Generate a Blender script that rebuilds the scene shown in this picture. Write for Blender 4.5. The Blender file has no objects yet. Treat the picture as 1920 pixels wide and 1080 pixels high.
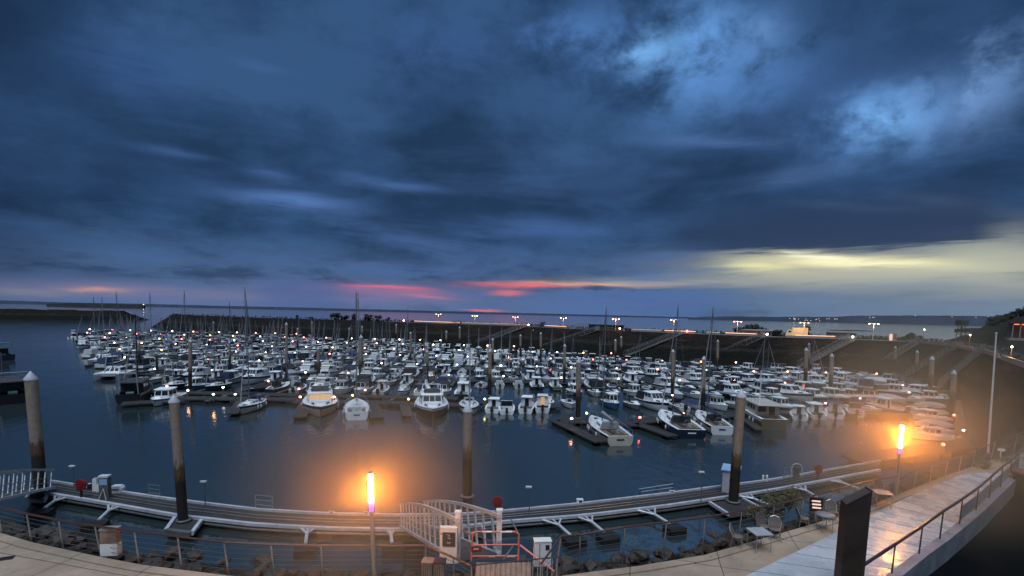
import bpy, bmesh, math, random
from math import sin, cos, tan, pi, radians as R, sqrt, atan2
from mathutils import Vector, Matrix, geometry
random.seed(7)
SC = bpy.context.scene
COL = SC.collection
# ------------------------------------------------------------------ camera
F, CX, PIT, ROLL, CAMZ = 960.0, 960.0, R(5), math.atan(0.0215), 15.0
CY = 587.5 + F*tan(PIT)
_f = Vector((0, cos(PIT), -sin(PIT))); _r0 = Vector((1, 0, 0)); _u0 = Vector((0, sin(PIT), cos(PIT)))
CR = _r0*cos(ROLL) + _u0*sin(ROLL); CU = -_r0*sin(ROLL) + _u0*cos(ROLL)
CAM = Vector((0, 0, CAMZ))
cd = bpy.data.cameras.new('camera'); cam = bpy.data.objects.new('camera', cd); COL.objects.link(cam)
m3 = Matrix((CR, CU, -_f)).transposed(); cam.matrix_world = Matrix.Translation(CAM) @ m3.to_4x4()
cd.sensor_width = 36; cd.lens = 36*F/1920; cd.shift_y = (CY-540)/1920; cd.clip_start = .1; cd.clip_end = 40000
SC.camera = cam
SC.render.resolution_x = 1024; SC.render.resolution_y = 576

def ray(u, v): return _f + CR*((u-CX)/F) + CU*((CY-v)/F)
def P(u, v, z=0.0):
    d = ray(u, v); t = (z-CAMZ)/d.z
    return CAM + d*t
def PD(u, v, Y):
    d = ray(u, v); return CAM + d*(Y/d.y)
def proj(p):
    q = p-CAM; w = q.dot(_f); return CX+F*q.dot(CR)/w, CY-F*q.dot(CU)/w
def ztop(u, v, base):
    "height of a near-vertical thing standing at base whose top shows at pixel v"
    d = ray(u, v); return CAMZ + d.z*(base.y/d.y)

# ------------------------------------------------------------------ colour
def s2l(c): return tuple(((x/255)/12.92 if x/255 <= .04045 else ((x/255+.055)/1.055)**2.4) for x in c)
# ------------------------------------------------------------------ sky
W = bpy.data.worlds.new('World'); SC.world = W; W.use_nodes = True
NT = W.node_tree
for n in list(NT.nodes): NT.nodes.remove(n)
class G:
    "tiny node-maths helper"
    def __init__(s, nt): s.nt = nt
    def _in(s, sock, v):
        if hasattr(v, 'is_output') or isinstance(v, bpy.types.NodeSocket): s.nt.links.new(v, sock)
        else: sock.default_value = v
    def m(s, op, a, b=None, c=None, clamp=False):
        n = s.nt.nodes.new('ShaderNodeMath'); n.operation = op; n.use_clamp = clamp
        for i, v in enumerate((a, b, c)):
            if v is not None: s._in(n.inputs[i], v)
        return n.outputs[0]
    def ramp(s, v, lo, hi, a=0.0, b=1.0, smooth=True):
        n = s.nt.nodes.new('ShaderNodeMapRange'); n.interpolation_type = 'SMOOTHSTEP' if smooth else 'LINEAR'
        s._in(n.inputs['Value'], v); s._in(n.inputs['From Min'], lo); s._in(n.inputs['From Max'], hi)
        n.inputs['To Min'].default_value = a; n.inputs['To Max'].default_value = b
        return n.outputs[0]
    def mix(s, f, a, b, mode='MIX'):
        n = s.nt.nodes.new('ShaderNodeMix'); n.data_type = 'RGBA'; n.blend_type = mode
        s._in(n.inputs[0], f)
        for sock, v in ((n.inputs[6], a), (n.inputs[7], b)):
            if isinstance(v, tuple): sock.default_value = (*v[:3], 1)
            else: s.nt.links.new(v, sock)
        return n.outputs[2]
    def noise(s, vec, scale, detail=4, rough=.55, dist=0.0):
        n = s.nt.nodes.new('ShaderNodeTexNoise'); s.nt.links.new(vec, n.inputs['Vector'])
        n.inputs['Scale'].default_value = scale; n.inputs['Detail'].default_value = detail
        n.inputs['Roughness'].default_value = rough; n.inputs['Distortion'].default_value = dist
        return n.outputs[0]
    def xyz(s, x, y, z):
        n = s.nt.nodes.new('ShaderNodeCombineXYZ')
        for i, v in enumerate((x, y, z)): s._in(n.inputs[i], v)
        return n.outputs[0]
g = G(NT)
tc = NT.nodes.new('ShaderNodeTexCoord'); sp = NT.nodes.new('ShaderNodeSeparateXYZ'); NT.links.new(tc.outputs['Generated'], sp.inputs[0])
X, Y, Z = sp.outputs
AZ = g.m('MULTIPLY', g.m('ARCTAN2', X, Y), 57.2958)        # degrees, 0 = out over the marina
EL = g.m('MULTIPLY', g.m('ARCSINE', Z), 57.2958)
zc = g.m('ADD', g.m('MAXIMUM', Z, 0.0), 0.22)
cloudv = g.xyz(g.m('DIVIDE', X, zc), g.m('DIVIDE', g.m('MULTIPLY', Y, 1.0), zc), 3.7)
n1 = g.noise(cloudv, 1.1, 8, .56, .3)
n2 = g.noise(cloudv, 3.0, 7, .6, .3)
n3 = g.noise(g.xyz(g.m('MULTIPLY', AZ, .035), g.m('MULTIPLY', EL, .22), 1.3), 1.0, 6, .6, .5)   # long low streaks
n4 = g.noise(g.xyz(g.m('MULTIPLY', AZ, .16), g.m('MULTIPLY', EL, .22), 5.3), 1.0, 8, .62, .15)
n5 = g.noise(g.xyz(g.m('MULTIPLY', AZ, .10), g.m('MULTIPLY', EL, 1.15), 8.1), 1.0, 7, .62, .6)   # fine low wisps
def azel(px, py):
    d = ray(px, py).normalized(); return math.degrees(atan2(d.x, d.y)), math.degrees(math.asin(d.z))
warpA = g.m('ADD', AZ, g.m('MULTIPLY', g.m('SUBTRACT', n4, .5), 14.0))
warpE = g.m('ADD', EL, g.m('MULTIPLY', g.m('SUBTRACT', n2, .5), 5.0))
warpE2 = g.m('ADD', EL, g.m('MULTIPLY', g.m('SUBTRACT', n3, .5), 2.2))
def blob(px, py, rx, ry, slope=0.0, streak=False, sharp=.26):
    a, e = azel(px, py); ra = rx/F*57.3*cos(R(a))**2; re = ry/F*57.3*cos(R(a))
    A = AZ if streak else warpA; E = warpE2 if streak else warpE
    da = g.m('SUBTRACT', A, a); de = g.m('SUBTRACT', E, e)
    if slope: de = g.m('SUBTRACT', de, g.m('MULTIPLY', da, slope))
    q = g.m('ADD', g.m('POWER', g.m('ABSOLUTE', g.m('DIVIDE', da, ra)), 2.0), g.m('POWER', g.m('ABSOLUTE', g.m('DIVIDE', de, re)), 2.0))
    e_ = g.m('POWER', sharp, q)
    return g.m('MULTIPLY', e_, g.ramp(n5, .30, .58, .5, 1.0)) if streak else g.m('MULTIPLY', e_, g.ramp(n4, .28, .66))
# base deck of cloud
low, mid, high = s2l((82, 108, 148)), s2l((45, 75, 112)), s2l((37, 64, 98))
base = g.mix(g.ramp(EL, 0, 9), low, mid)
base = g.mix(g.ramp(EL, 9, 30), base, high)
lump = g.m('ADD', g.m('MULTIPLY', n1, .6), g.m('ADD', g.m('MULTIPLY', n2, .28), g.m('MULTIPLY', n4, .12)))
base = g.mix(g.m('MULTIPLY', g.ramp(lump, .48, .60), .6), base, s2l((62, 98, 144)))
base = g.mix(g.m('MULTIPLY', g.ramp(lump, .51, .40), .62), base, s2l((27, 46, 72)))
base = g.mix(g.m('MULTIPLY', g.m('MULTIPLY', g.ramp(n3, .5, .72), g.ramp(EL, 22, 5)), .5), base, s2l((84, 116, 172)))
base = g.mix(g.m('MULTIPLY', g.m('MULTIPLY', g.ramp(n3, .5, .32), g.ramp(EL, 20, 8)), .4), base, s2l((34, 54, 92)))
def put(base, mask, col, k): return g.mix(g.m('MULTIPLY', mask, k), base, s2l(col))
# darker on the far left, and the dark bank at the right edge
base = g.mix(g.m('MULTIPLY', g.ramp(AZ, -36, -48), .55), base, s2l((20, 34, 62)))
for px, py, rx, ry, k in ((1700, 130, 330, 190, .55), (1900, 350, 260, 170, .6), (1450, 215, 260, 90, .45), (1250, 400, 330, 70, .45), (950, 150, 260, 90, .3), (230, 230, 200, 90, .35), (500, 350, 380, 30, .4), (1600, 430, 330, 60, .6)):
    base = put(base, blob(px, py, rx, ry), (34, 54, 88), k)
# lighter breaks
for px, py, rx, ry, col, k in ((1210, 75, 300, 90, (72, 112, 172), .6), (1330, 100, 120, 80, (112, 170, 238), .9), (1215, 95, 70, 30, (130, 190, 250), .8), (1100, 60, 90, 40, (88, 134, 200), .7), (1430, 150, 150, 60, (84, 128, 192), .7),
                               (1680, 220, 160, 75, (84, 128, 190), .85), (1690, 228, 95, 42, (126, 184, 246), .9), (1765, 200, 50, 60, (108, 150, 205), .6), (1870, 160, 60, 60, (120, 160, 215), .75), (1910, 90, 50, 60, (110, 150, 205), .7),
                               (1440, 60, 50, 30, (104, 146, 204), .7), (800, 80, 120, 60, (66, 100, 160), .5)):
    base = put(base, blob(px, py, rx, ry), col, k)
for px, py, rx, ry, sl, col, k in ((485, 123, 50, 10, 0, (70, 104, 156), .6), (550, 376, 130, 17, 0, (86, 122, 182), .9), (330, 290, 80, 10, 0, (66, 98, 148), .6), (505, 329, 50, 8, 0, (74, 106, 160), .6), (740, 345, 110, 10, -.05, (76, 110, 166), .7), (1330, 265, 130, 12, -.12, (80, 114, 168), .7), (1500, 330, 120, 16, .1, (74, 104, 150), .6), (1780, 385, 110, 16, -.25, (84, 108, 140), .6), (1620, 395, 140, 10, -.15, (80, 104, 140), .6), (1010, 430, 170, 22, 0, (76, 108, 166), .5), (250, 130, 130, 60, 0, (60, 94, 150), .5), (730, 500, 330, 20, 0, (84, 112, 166), .5)):
    base = put(base, blob(px, py, rx, ry, sl, True), col, k)
# low lilac haze then the clear strips near the horizon
base = put(base, g.m('MULTIPLY', g.ramp(EL, 3.4, 0.4), g.ramp(AZ, 22, 5)), (96, 114, 158), .5)
base = put(base, g.m('MULTIPLY', g.ramp(EL, 5, 0.4), g.ramp(AZ, 14, 36)), (112, 134, 160), .75)
for px, py, rx, ry, sl, col, k in ((1600, 508, 360, 42, -.02, (176, 178, 162), 1.0), (1850, 500, 200, 62, 0, (176, 180, 166), 1.0), (1720, 518, 240, 26, 0, (180, 182, 168), .9), (1420, 495, 90, 18, -.1, (206, 206, 172), .9), (1590, 490, 170, 13, -.10, (250, 242, 188), 1.15), (1530, 478, 80, 6, -.13, (255, 252, 220), 1.2), (1620, 496, 120, 6, -.09, (255, 252, 208), 1.2), (1430, 497, 60, 7, -.06, (236, 232, 176), .9), (1700, 545, 200, 20, 0, (120, 136, 158), .6),
                                   (1250, 527, 220, 9, .0, (168, 168, 160), .8), (1100, 533, 140, 5, .01, (226, 178, 150), .9), (975, 537, 95, 6, .01, (240, 120, 120), .95),
                                   (725, 542, 85, 5, -.03, (246, 104, 118), 1.1), (690, 548, 120, 9, -.02, (180, 108, 142), .4), (800, 556, 50, 4, -.04, (220, 120, 138), .7), (700, 550, 180, 20, 0, (142, 120, 160), .6), (955, 551, 36, 5, 0, (222, 118, 128), .9), (905, 583, 34, 2.5, 0, (240, 110, 120), .95), (300, 547, 260, 12, -.01, (136, 124, 152), .6), (180, 543, 60, 4, 0, (214, 158, 138), .85), (60, 547, 110, 10, 0, (128, 128, 146), .7)):
    base = put(base, blob(px, py, rx, ry, sl, True), col, k)
# dark cloud shelf with a ragged lower edge above the yellow gap
sh = g.m('ADD', g.m('ADD', 6.6, g.m('MULTIPLY', g.m('SUBTRACT', AZ, 34.0), -.01)), g.m('MULTIPLY', g.m('SUBTRACT', n5, .5), 2.2))
shelf = g.m('MULTIPLY', g.m('MULTIPLY', g.ramp(EL, g.m('SUBTRACT', sh, .25), g.m('ADD', sh, .35)), g.ramp(EL, 13, 8.5)), g.m('MULTIPLY', g.ramp(AZ, 12, 24), g.ramp(AZ, 44, 41)))
base = put(base, shelf, (46, 64, 94), .92)
# far cloud bank standing on the horizon in the middle
edge = g.m('ADD', 2.7, g.m('MULTIPLY', g.m('SUBTRACT', g.noise(g.xyz(AZ, 0.0, 0.0), .5, 5, .6), .5), 1.6))
bank = g.m('MULTIPLY', g.ramp(EL, g.m('ADD', edge, .12), edge), g.m('MULTIPLY', g.ramp(AZ, -1, 8), g.ramp(AZ, 27, 17)))
base = put(base, bank, (82, 110, 160), .85)
bank2 = g.m('MULTIPLY', g.ramp(EL, g.m('ADD', edge, .5), g.m('ADD', edge, .2)), g.m('MULTIPLY', g.ramp(AZ, -28, -24), g.ramp(AZ, -16, -21)))
base = put(base, bank2, (80, 102, 152), .7)
# the overcast overhead and behind, thinner and brighter (out of frame)
over = g.m('MAXIMUM', g.ramp(EL, 40, 64), g.m('MULTIPLY', g.ramp(Y, -.05, -.6), g.ramp(EL, 22, 48)))
base = g.mix(over, base, (0.40, 0.52, 0.70))
base = g.mix(g.ramp(EL, 0, -2), base, s2l((30, 44, 70)))
bg = NT.nodes.new('ShaderNodeBackground'); NT.links.new(base, bg.inputs[0]); bg.inputs[1].default_value = 1.0
wo = NT.nodes.new('ShaderNodeOutputWorld'); NT.links.new(bg.outputs[0], wo.inputs[0])
# soft skylight from the thin overcast behind the camera (sun still under the horizon)
sl = bpy.data.lights.new('sun', 'SUN'); sl.energy = 2.0; sl.angle = R(40); sl.color = (.76, .88, 1.0)
so = bpy.data.objects.new('sun', sl); COL.objects.link(so); so.rotation_euler = (R(24), 0, R(-12)); so.location = (0, -20, 60)
VS = SC.view_settings
SC.display_settings.display_device = 'sRGB'; VS.view_transform = 'Standard'; VS.look = 'None'; VS.exposure = 0; VS.gamma = 1; VS.use_curve_mapping = False
SC.cycles.use_denoising = True; SC.cycles.max_bounces = 5; SC.cycles.diffuse_bounces = 2; SC.cycles.glossy_bounces = 3; SC.cycles.volume_bounces = 0
SC.cycles.sample_clamp_indirect = 4; SC.cycles.sample_clamp_direct = 0
SC.cycles.use_light_tree = True; SC.cycles.volume_step_rate = 1; SC.cycles.caustics_reflective = False; SC.cycles.caustics_refractive = False
W.cycles.sampling_method = 'MANUAL'; W.cycles.sample_map_resolution = 512

# ------------------------------------------------------------------ materials
M = {}
def mat(name, col, rough=.55, metal=0.0, var=.18, scale=2.0, bump=0.0, bscale=None, rnd=0.0, spec=.5, emit=None, es=0.0, dirt=None, coat=0.0, detail=5):
    m = bpy.data.materials.new(name); m.use_nodes = True; nt = m.node_tree; q = G(nt)
    b = nt.nodes['Principled BSDF']; c = s2l(col) if max(col) > 1 else col
    b.inputs['Roughness'].default_value = rough; b.inputs['Metallic'].default_value = metal
    b.inputs['Specular IOR Level'].default_value = spec; b.inputs['Coat Weight'].default_value = coat
    t = nt.nodes.new('ShaderNodeTexCoord'); o = t.outputs['Object']
    col_out = None
    if var or rnd:
        n = q.noise(o, scale, detail, .6)
        k = q.ramp(n, .3, .7, 1-var, 1+var, False)
        if rnd:
            oi = nt.nodes.new('ShaderNodeObjectInfo')
            k = q.m('MULTIPLY', k, q.ramp(oi.outputs['Random'], 0, 1, 1-rnd, 1+rnd*.5, False))
        col_out = q.mix(1.0, c, q.xyz(k, k, k), 'MULTIPLY')
        if dirt:
            n2_ = q.noise(o, scale*2.7, 6, .7)
            col_out = q.mix(q.ramp(n2_, .52, .68, 0, dirt[1]), col_out, s2l(dirt[0]))
        nt.links.new(col_out, b.inputs['Base Color'])
    else: b.inputs['Base Color'].default_value = (*c, 1)
    if bump:
        bn = nt.nodes.new('ShaderNodeBump'); bn.inputs['Strength'].default_value = bump; bn.inputs['Distance'].default_value = .05
        nt.links.new(q.noise(o, bscale or scale*4, 6, .65), bn.inputs['Height']); nt.links.new(bn.outputs[0], b.inputs['Normal'])
    if emit:
        b.inputs['Emission Color'].default_value = (*(s2l(emit) if max(emit) > 1 else emit), 1); b.inputs['Emission Strength'].default_value = es
    M[name] = m; return m
mat('hull_white', (.76, .78, .79), .3, var=.1, scale=.8, rnd=.3, coat=.3)
mat('hull_cream', (.55, .52, .44), .35, var=.1, scale=.8, rnd=.2, coat=.3)
mat('hull_navy', (.012, .018, .04), .25, var=.2, coat=.4)
mat('hull_blue', (.05, .12, .26), .3, var=.2, rnd=.3, coat=.3)
mat('hull_grey', (.25, .27, .3), .4, var=.15, rnd=.3)
mat('hull_green', (.04, .10, .09), .4, var=.2)
mat('hull_red', (.16, .035, .03), .4, var=.2)
mat('hull_brown', (.11, .085, .06), .5, var=.2)
mat('hull_black', (.012, .012, .014), .4, var=.3)
mat('deck_white', (.80, .81, .82), .5, var=.1, scale=1.5, rnd=.22, dirt=((120, 118, 110), .25))
mat('deck_grey', (.34, .35, .37), .6, var=.15, rnd=.2)
mat('teak', (.20, .13, .08), .7, var=.25, scale=3)
mat('antifoul', (.05, .02, .02), .7, var=.3)
mat('glass', (.012, .016, .02), .08, var=0, spec=.8)
mat('warm_glass', (.2, .12, .06), .3, var=0, emit=(1, .55, .25), es=.55)
mat('canvas_blue', (.03, .05, .11), .85, var=.2, rnd=.3)
mat('canvas_grey', (.30, .31, .33), .85, var=.15, rnd=.3)
mat('canvas_dark', (.02, .022, .03), .85, var=.2)
mat('canvas_white', (.55, .57, .6), .8, var=.12, rnd=.2)
mat('rubber', (.010, .010, .012), .6, var=.2)
mat('tube_grey', (.30, .31, .33), .6, var=.1, rnd=.3)
mat('fender', (.6, .6, .6), .5, var=.1)
mat('alu', (.42, .43, .45), .35, metal=.6, var=.12)
mat('mast_grey', (.20, .21, .23), .4, metal=.5, var=.12)
mat('steel_rail', (.45, .44, .42), .35, metal=.8, var=.15)
mat('galv', (.55, .56, .61), .45, metal=.25, var=.18, scale=1.2, dirt=((90, 84, 78), .35))
mat('galv_dull', (.14, .14, .14), .55, metal=.4, var=.25)
mat('pontoon_wood', (.034, .031, .030), .6, var=.3, scale=2.5, bump=.4)
mat('pontoon_far', (.07, .064, .058), .75, var=.3, scale=1.0)
mat('float', (.05, .048, .045), .8, var=.3)
mat('black_block', (.008, .008, .008), .7, var=.2)
mat('rail_brown', (.075, .03, .02), .35, var=.25, coat=.3)
mat('rail_dark', (.045, .022, .022), .3, var=.25, coat=.5)
mat('boulder', (.045, .035, .027), .6, var=.4, scale=1.6, bump=.9, bscale=3, rnd=.35, dirt=((30, 26, 20), .7))
mat('red_paint', (.20, .012, .01), .45, var=.2)
mat('pink_steel', (.62, .17, .13), .4, var=.25)
mat('sign_white', (.72, .72, .70), .45, var=.08)
mat('sign_dark', (.05, .045, .045), .3, var=.1)
mat('booth', (.55, .58, .64), .45, var=.08)
mat('booth_roof', (.30, .46, .66), .4, var=.1)
mat('panel_rust', (.055, .034, .024), .55, metal=.2, var=.5, scale=.9, bump=.2)
mat('slat_wood', (.20, .15, .12), .7, var=.3, scale=5)
mat('plank', (.26, .17, .12), .7, var=.35, scale=2.5, bump=.3)
mat('bush_leaf', (.085, .075, .028), .7, var=.5, scale=2, rnd=.2)
mat('tree_leaf', (.018, .024, .018), .8, var=.5, scale=.3, rnd=.2)
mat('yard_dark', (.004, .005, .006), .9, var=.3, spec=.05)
mat('palm_leaf', (.04, .06, .03), .6, var=.4)
mat('bark', (.05, .04, .03), .9, var=.3)
mat('terracotta', (.24, .10, .07), .8, var=.25)
mat('building_dark', (.045, .045, .05), .7, var=.2, scale=.6)
mat('building_pale', (.32, .33, .36), .6, var=.1, scale=.4)
mat('building_warm', (.30, .24, .20), .6, var=.15, scale=.4)
mat('van_paint', (.75, .68, .45), .4, var=.05)
mat('gangway_metal', (.19, .19, .19), .5, metal=.2, var=.2)
mat('wicker', (.15, .115, .095), .6, var=.2)
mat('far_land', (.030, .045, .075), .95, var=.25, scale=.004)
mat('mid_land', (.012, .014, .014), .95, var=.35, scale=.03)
mat('glow_column', (.8, .6, .4), .4, var=0, emit=(1.0, .36, .045), es=420)
mat('glow_foot', (.5, .4, .8), .4, var=0, emit=(.30, .07, 1.0), es=1.9)
mat('lamp_orange', (.8, .7, .5), .4, var=0, emit=(1.0, .62, .30), es=60)
mat('lamp_white', (.8, .8, .8), .4, var=0, emit=(1.0, .78, .60), es=16)
mat('lamp_warm', (.8, .7, .6), .4, var=0, emit=(1.0, .42, .18), es=17)
mat('lamp_pink', (.8, .6, .6), .4, var=0, emit=(1.0, .26, .22), es=16)
mat('lamp_red', (.8, .3, .3), .4, var=0, emit=(1.0, .12, .08), es=17)
mat('lamp_blue', (.5, .6, .9), .4, var=0, emit=(.35, .45, 1.0), es=14)
mat('lamp_yellow', (.9, .8, .4), .4, var=0, emit=(1.0, .66, .16), es=14)
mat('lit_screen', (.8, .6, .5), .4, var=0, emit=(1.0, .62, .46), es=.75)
mat('town_light', (.8, .6, .5), .4, var=0, emit=(1.0, .7, .45), es=1.5)
mat('strip_orange', (.8, .6, .4), .4, var=0, emit=(1.0, .44, .17), es=1.7)  # emission added for the bright line along the parapets
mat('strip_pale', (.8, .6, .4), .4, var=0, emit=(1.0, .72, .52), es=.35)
mat('red_neon', (.8, .2, .1), .4, var=0, emit=(1.0, .16, .07), es=3.0)

def wmat(name, fn, rough=.6, spec=.5):
    "world-space material built by fn(nt, G, position socket, bsdf)"
    m = bpy.data.materials.new(name); m.use_nodes = True; nt = m.node_tree
    b = nt.nodes['Principled BSDF']; b.inputs['Roughness'].default_value = rough; b.inputs['Specular IOR Level'].default_value = spec
    ge = nt.nodes.new('ShaderNodeNewGeometry'); fn(nt, G(nt), ge.outputs['Position'], b); M[name] = m
def _bump(nt, q, h, b, s, d):
    bn = nt.nodes.new('ShaderNodeBump'); bn.inputs['Strength'].default_value = s; bn.inputs['Distance'].default_value = d
    nt.links.new(h, bn.inputs['Height']); nt.links.new(bn.outputs[0], b.inputs['Normal'])
def _pile(top):
    def f(nt, q, pos, b):
        s = nt.nodes.new('ShaderNodeSeparateXYZ'); nt.links.new(pos, s.inputs[0])
        n = q.noise(pos, 1.3, 5, .65); mp = nt.nodes.new('ShaderNodeMapping'); nt.links.new(pos, mp.inputs[0]); mp.inputs['Scale'].default_value = (4, 4, .5); n_ = q.noise(mp.outputs[0], 1.2, 6, .7)
        z = q.m('ADD', s.outputs[2], q.m('ADD', q.m('MULTIPLY', q.m('SUBTRACT', n, .5), 1.2), q.m('MULTIPLY', q.m('SUBTRACT', n_, .5), 2.2)))
        c = q.mix(q.ramp(z, 3.3, 3.8), (.016, .011, .008), (.10, .062, .022))
        c = q.mix(q.ramp(z, 4.1, 4.7), c, top); c = q.mix(q.ramp(n_, .60, .72, 0, .6), c, (.10, .06, .035))
        k = q.ramp(q.noise(pos, 3.0, 5, .7), .3, .7, .75, 1.15, False)
        nt.links.new(q.mix(1.0, c, q.xyz(k, k, k), 'MULTIPLY'), b.inputs['Base Color']); _bump(nt, q, n, b, .3, .03)
    return f
wmat('pile', _pile((.30, .235, .185)), .7)
def _water(nt, q, pos, b):
    b.inputs['Base Color'].default_value = (.022, .034, .039, 1); b.inputs['IOR'].default_value = 1.85
    mp = nt.nodes.new('ShaderNodeMapping'); nt.links.new(pos, mp.inputs[0]); mp.inputs['Scale'].default_value = (1, .55, 1)
    h = q.m('ADD', q.noise(mp.outputs[0], 1.1, 3, .5), q.m('MULTIPLY', q.noise(mp.outputs[0], .16, 3, .5), 1.6)); _bump(nt, q, h, b, .12, .4)
    r = q.ramp(q.noise(pos, .045, 4, .6), .35, .65, .05, .13); nt.links.new(r, b.inputs['Roughness'])
wmat('water', _water)
def _rock(c1, c2, sc):
    def f(nt, q, pos, b):
        v = nt.nodes.new('ShaderNodeTexVoronoi'); v.inputs['Scale'].default_value = sc; nt.links.new(pos, v.inputs['Vector'])
        n = q.noise(pos, sc*2.5, 6, .7)
        c = q.mix(q.ramp(n, .35, .65), c1, c2)
        cc = nt.nodes.new('ShaderNodeSeparateColor'); nt.links.new(v.outputs['Color'], cc.inputs[0])
        k = q.ramp(cc.outputs[0], 0, 1, .45, 1.4, False)
        c = q.mix(1.0, c, q.xyz(k, k, k), 'MULTIPLY')
        s_ = nt.nodes.new('ShaderNodeSeparateXYZ'); nt.links.new(pos, s_.inputs[0])
        tide = q.m('ADD', s_.outputs[2], q.m('MULTIPLY', q.m('SUBTRACT', q.noise(pos, .5, 5, .7), .5), 2.0))
        c = q.mix(q.ramp(tide, 3.2, 4.2, .85, 0), c, (.004, .005, .003)); c = q.mix(q.m('MULTIPLY', q.ramp(tide, 4.0, 4.5), q.ramp(tide, 5.4, 4.7, 0, .35)), c, (.05, .046, .036))
        nt.links.new(c, b.inputs['Base Color'])
        _bump(nt, q, q.m('SUBTRACT', n, v.outputs['Distance']), b, 1.0, .7)
    return f
wmat('embankment', _rock((.003, .0026, .0022), (.020, .016, .012), .8), .9, .2)
wmat('riprap', _rock((.03, .024, .018), (.10, .08, .06), 1.1), .85, .3)
wmat('scrub', _rock((.008, .010, .007), (.02, .022, .014), .3), .95, .1)
def _prom(nt, q, pos, b):
    n = q.noise(pos, .35, 6, .65); n2_ = q.noise(pos, 2.2, 6, .7); n3_ = q.noise(pos, 14, 4, .6)
    c = q.mix(q.ramp(n, .35, .65), (.27, .195, .135), (.40, .295, .21))
    c = q.mix(q.ramp(n2_, .52, .75, 0, .55), c, (.11, .095, .085))
    c = q.mix(q.ramp(n3_, .3, .7, .0, .18), c, (.42, .36, .30))
    br = nt.nodes.new('ShaderNodeTexBrick'); br.inputs['Scale'].default_value = 1; br.inputs['Brick Width'].default_value = 3.2; br.inputs['Row Height'].default_value = 3.2
    br.inputs['Mortar Size'].default_value = .018; br.offset = 0
    mp = nt.nodes.new('ShaderNodeMapping'); nt.links.new(pos, mp.inputs[0]); mp.inputs['Rotation'].default_value = (0, 0, R(14)); nt.links.new(mp.outputs[0], br.inputs['Vector'])
    c = q.mix(br.outputs['Fac'], c, (.07, .06, .05)); nt.links.new(c, b.inputs['Base Color'])
    nt.links.new(q.ramp(n, .4, .6, .55, .8), b.inputs['Roughness']); _bump(nt, q, n3_, b, .25, .02)
wmat('promenade', _prom)
def _walk(nt, q, pos, b):
    n = q.noise(pos, .5, 5, .6); n2_ = q.noise(pos, 9, 5, .7)
    c = q.mix(q.ramp(n, .35, .65), (.35, .37, .40), (.48, .50, .53))
    c = q.mix(q.ramp(n2_, .55, .8, 0, .28), c, (.22, .23, .25)); nt.links.new(c, b.inputs['Base Color'])
    nt.links.new(q.ramp(q.noise(pos, 1.2, 5, .6), .40, .62, .16, .50), b.inputs['Roughness'])
    _bump(nt, q, q.noise(pos, 22, 3, .6), b, .35, .012); b.inputs['IOR'].default_value = 1.5
wmat('walkway', _walk)
def _curb(nt, q, pos, b):
    n = q.noise(pos, 1.1, 6, .65); c = q.mix(q.ramp(n, .35, .7), (.13, .14, .17), (.22, .235, .28)); nt.links.new(c, b.inputs['Base Color']); _bump(nt, q, n, b, .2, .02)
wmat('curb', _curb)
def _road(nt, q, pos, b):
    n = q.noise(pos, .4, 5, .6); c = q.mix(q.ramp(n, .35, .7), (.16, .14, .12), (.26, .23, .20)); nt.links.new(c, b.inputs['Base Color'])
wmat('road', _road)

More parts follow.
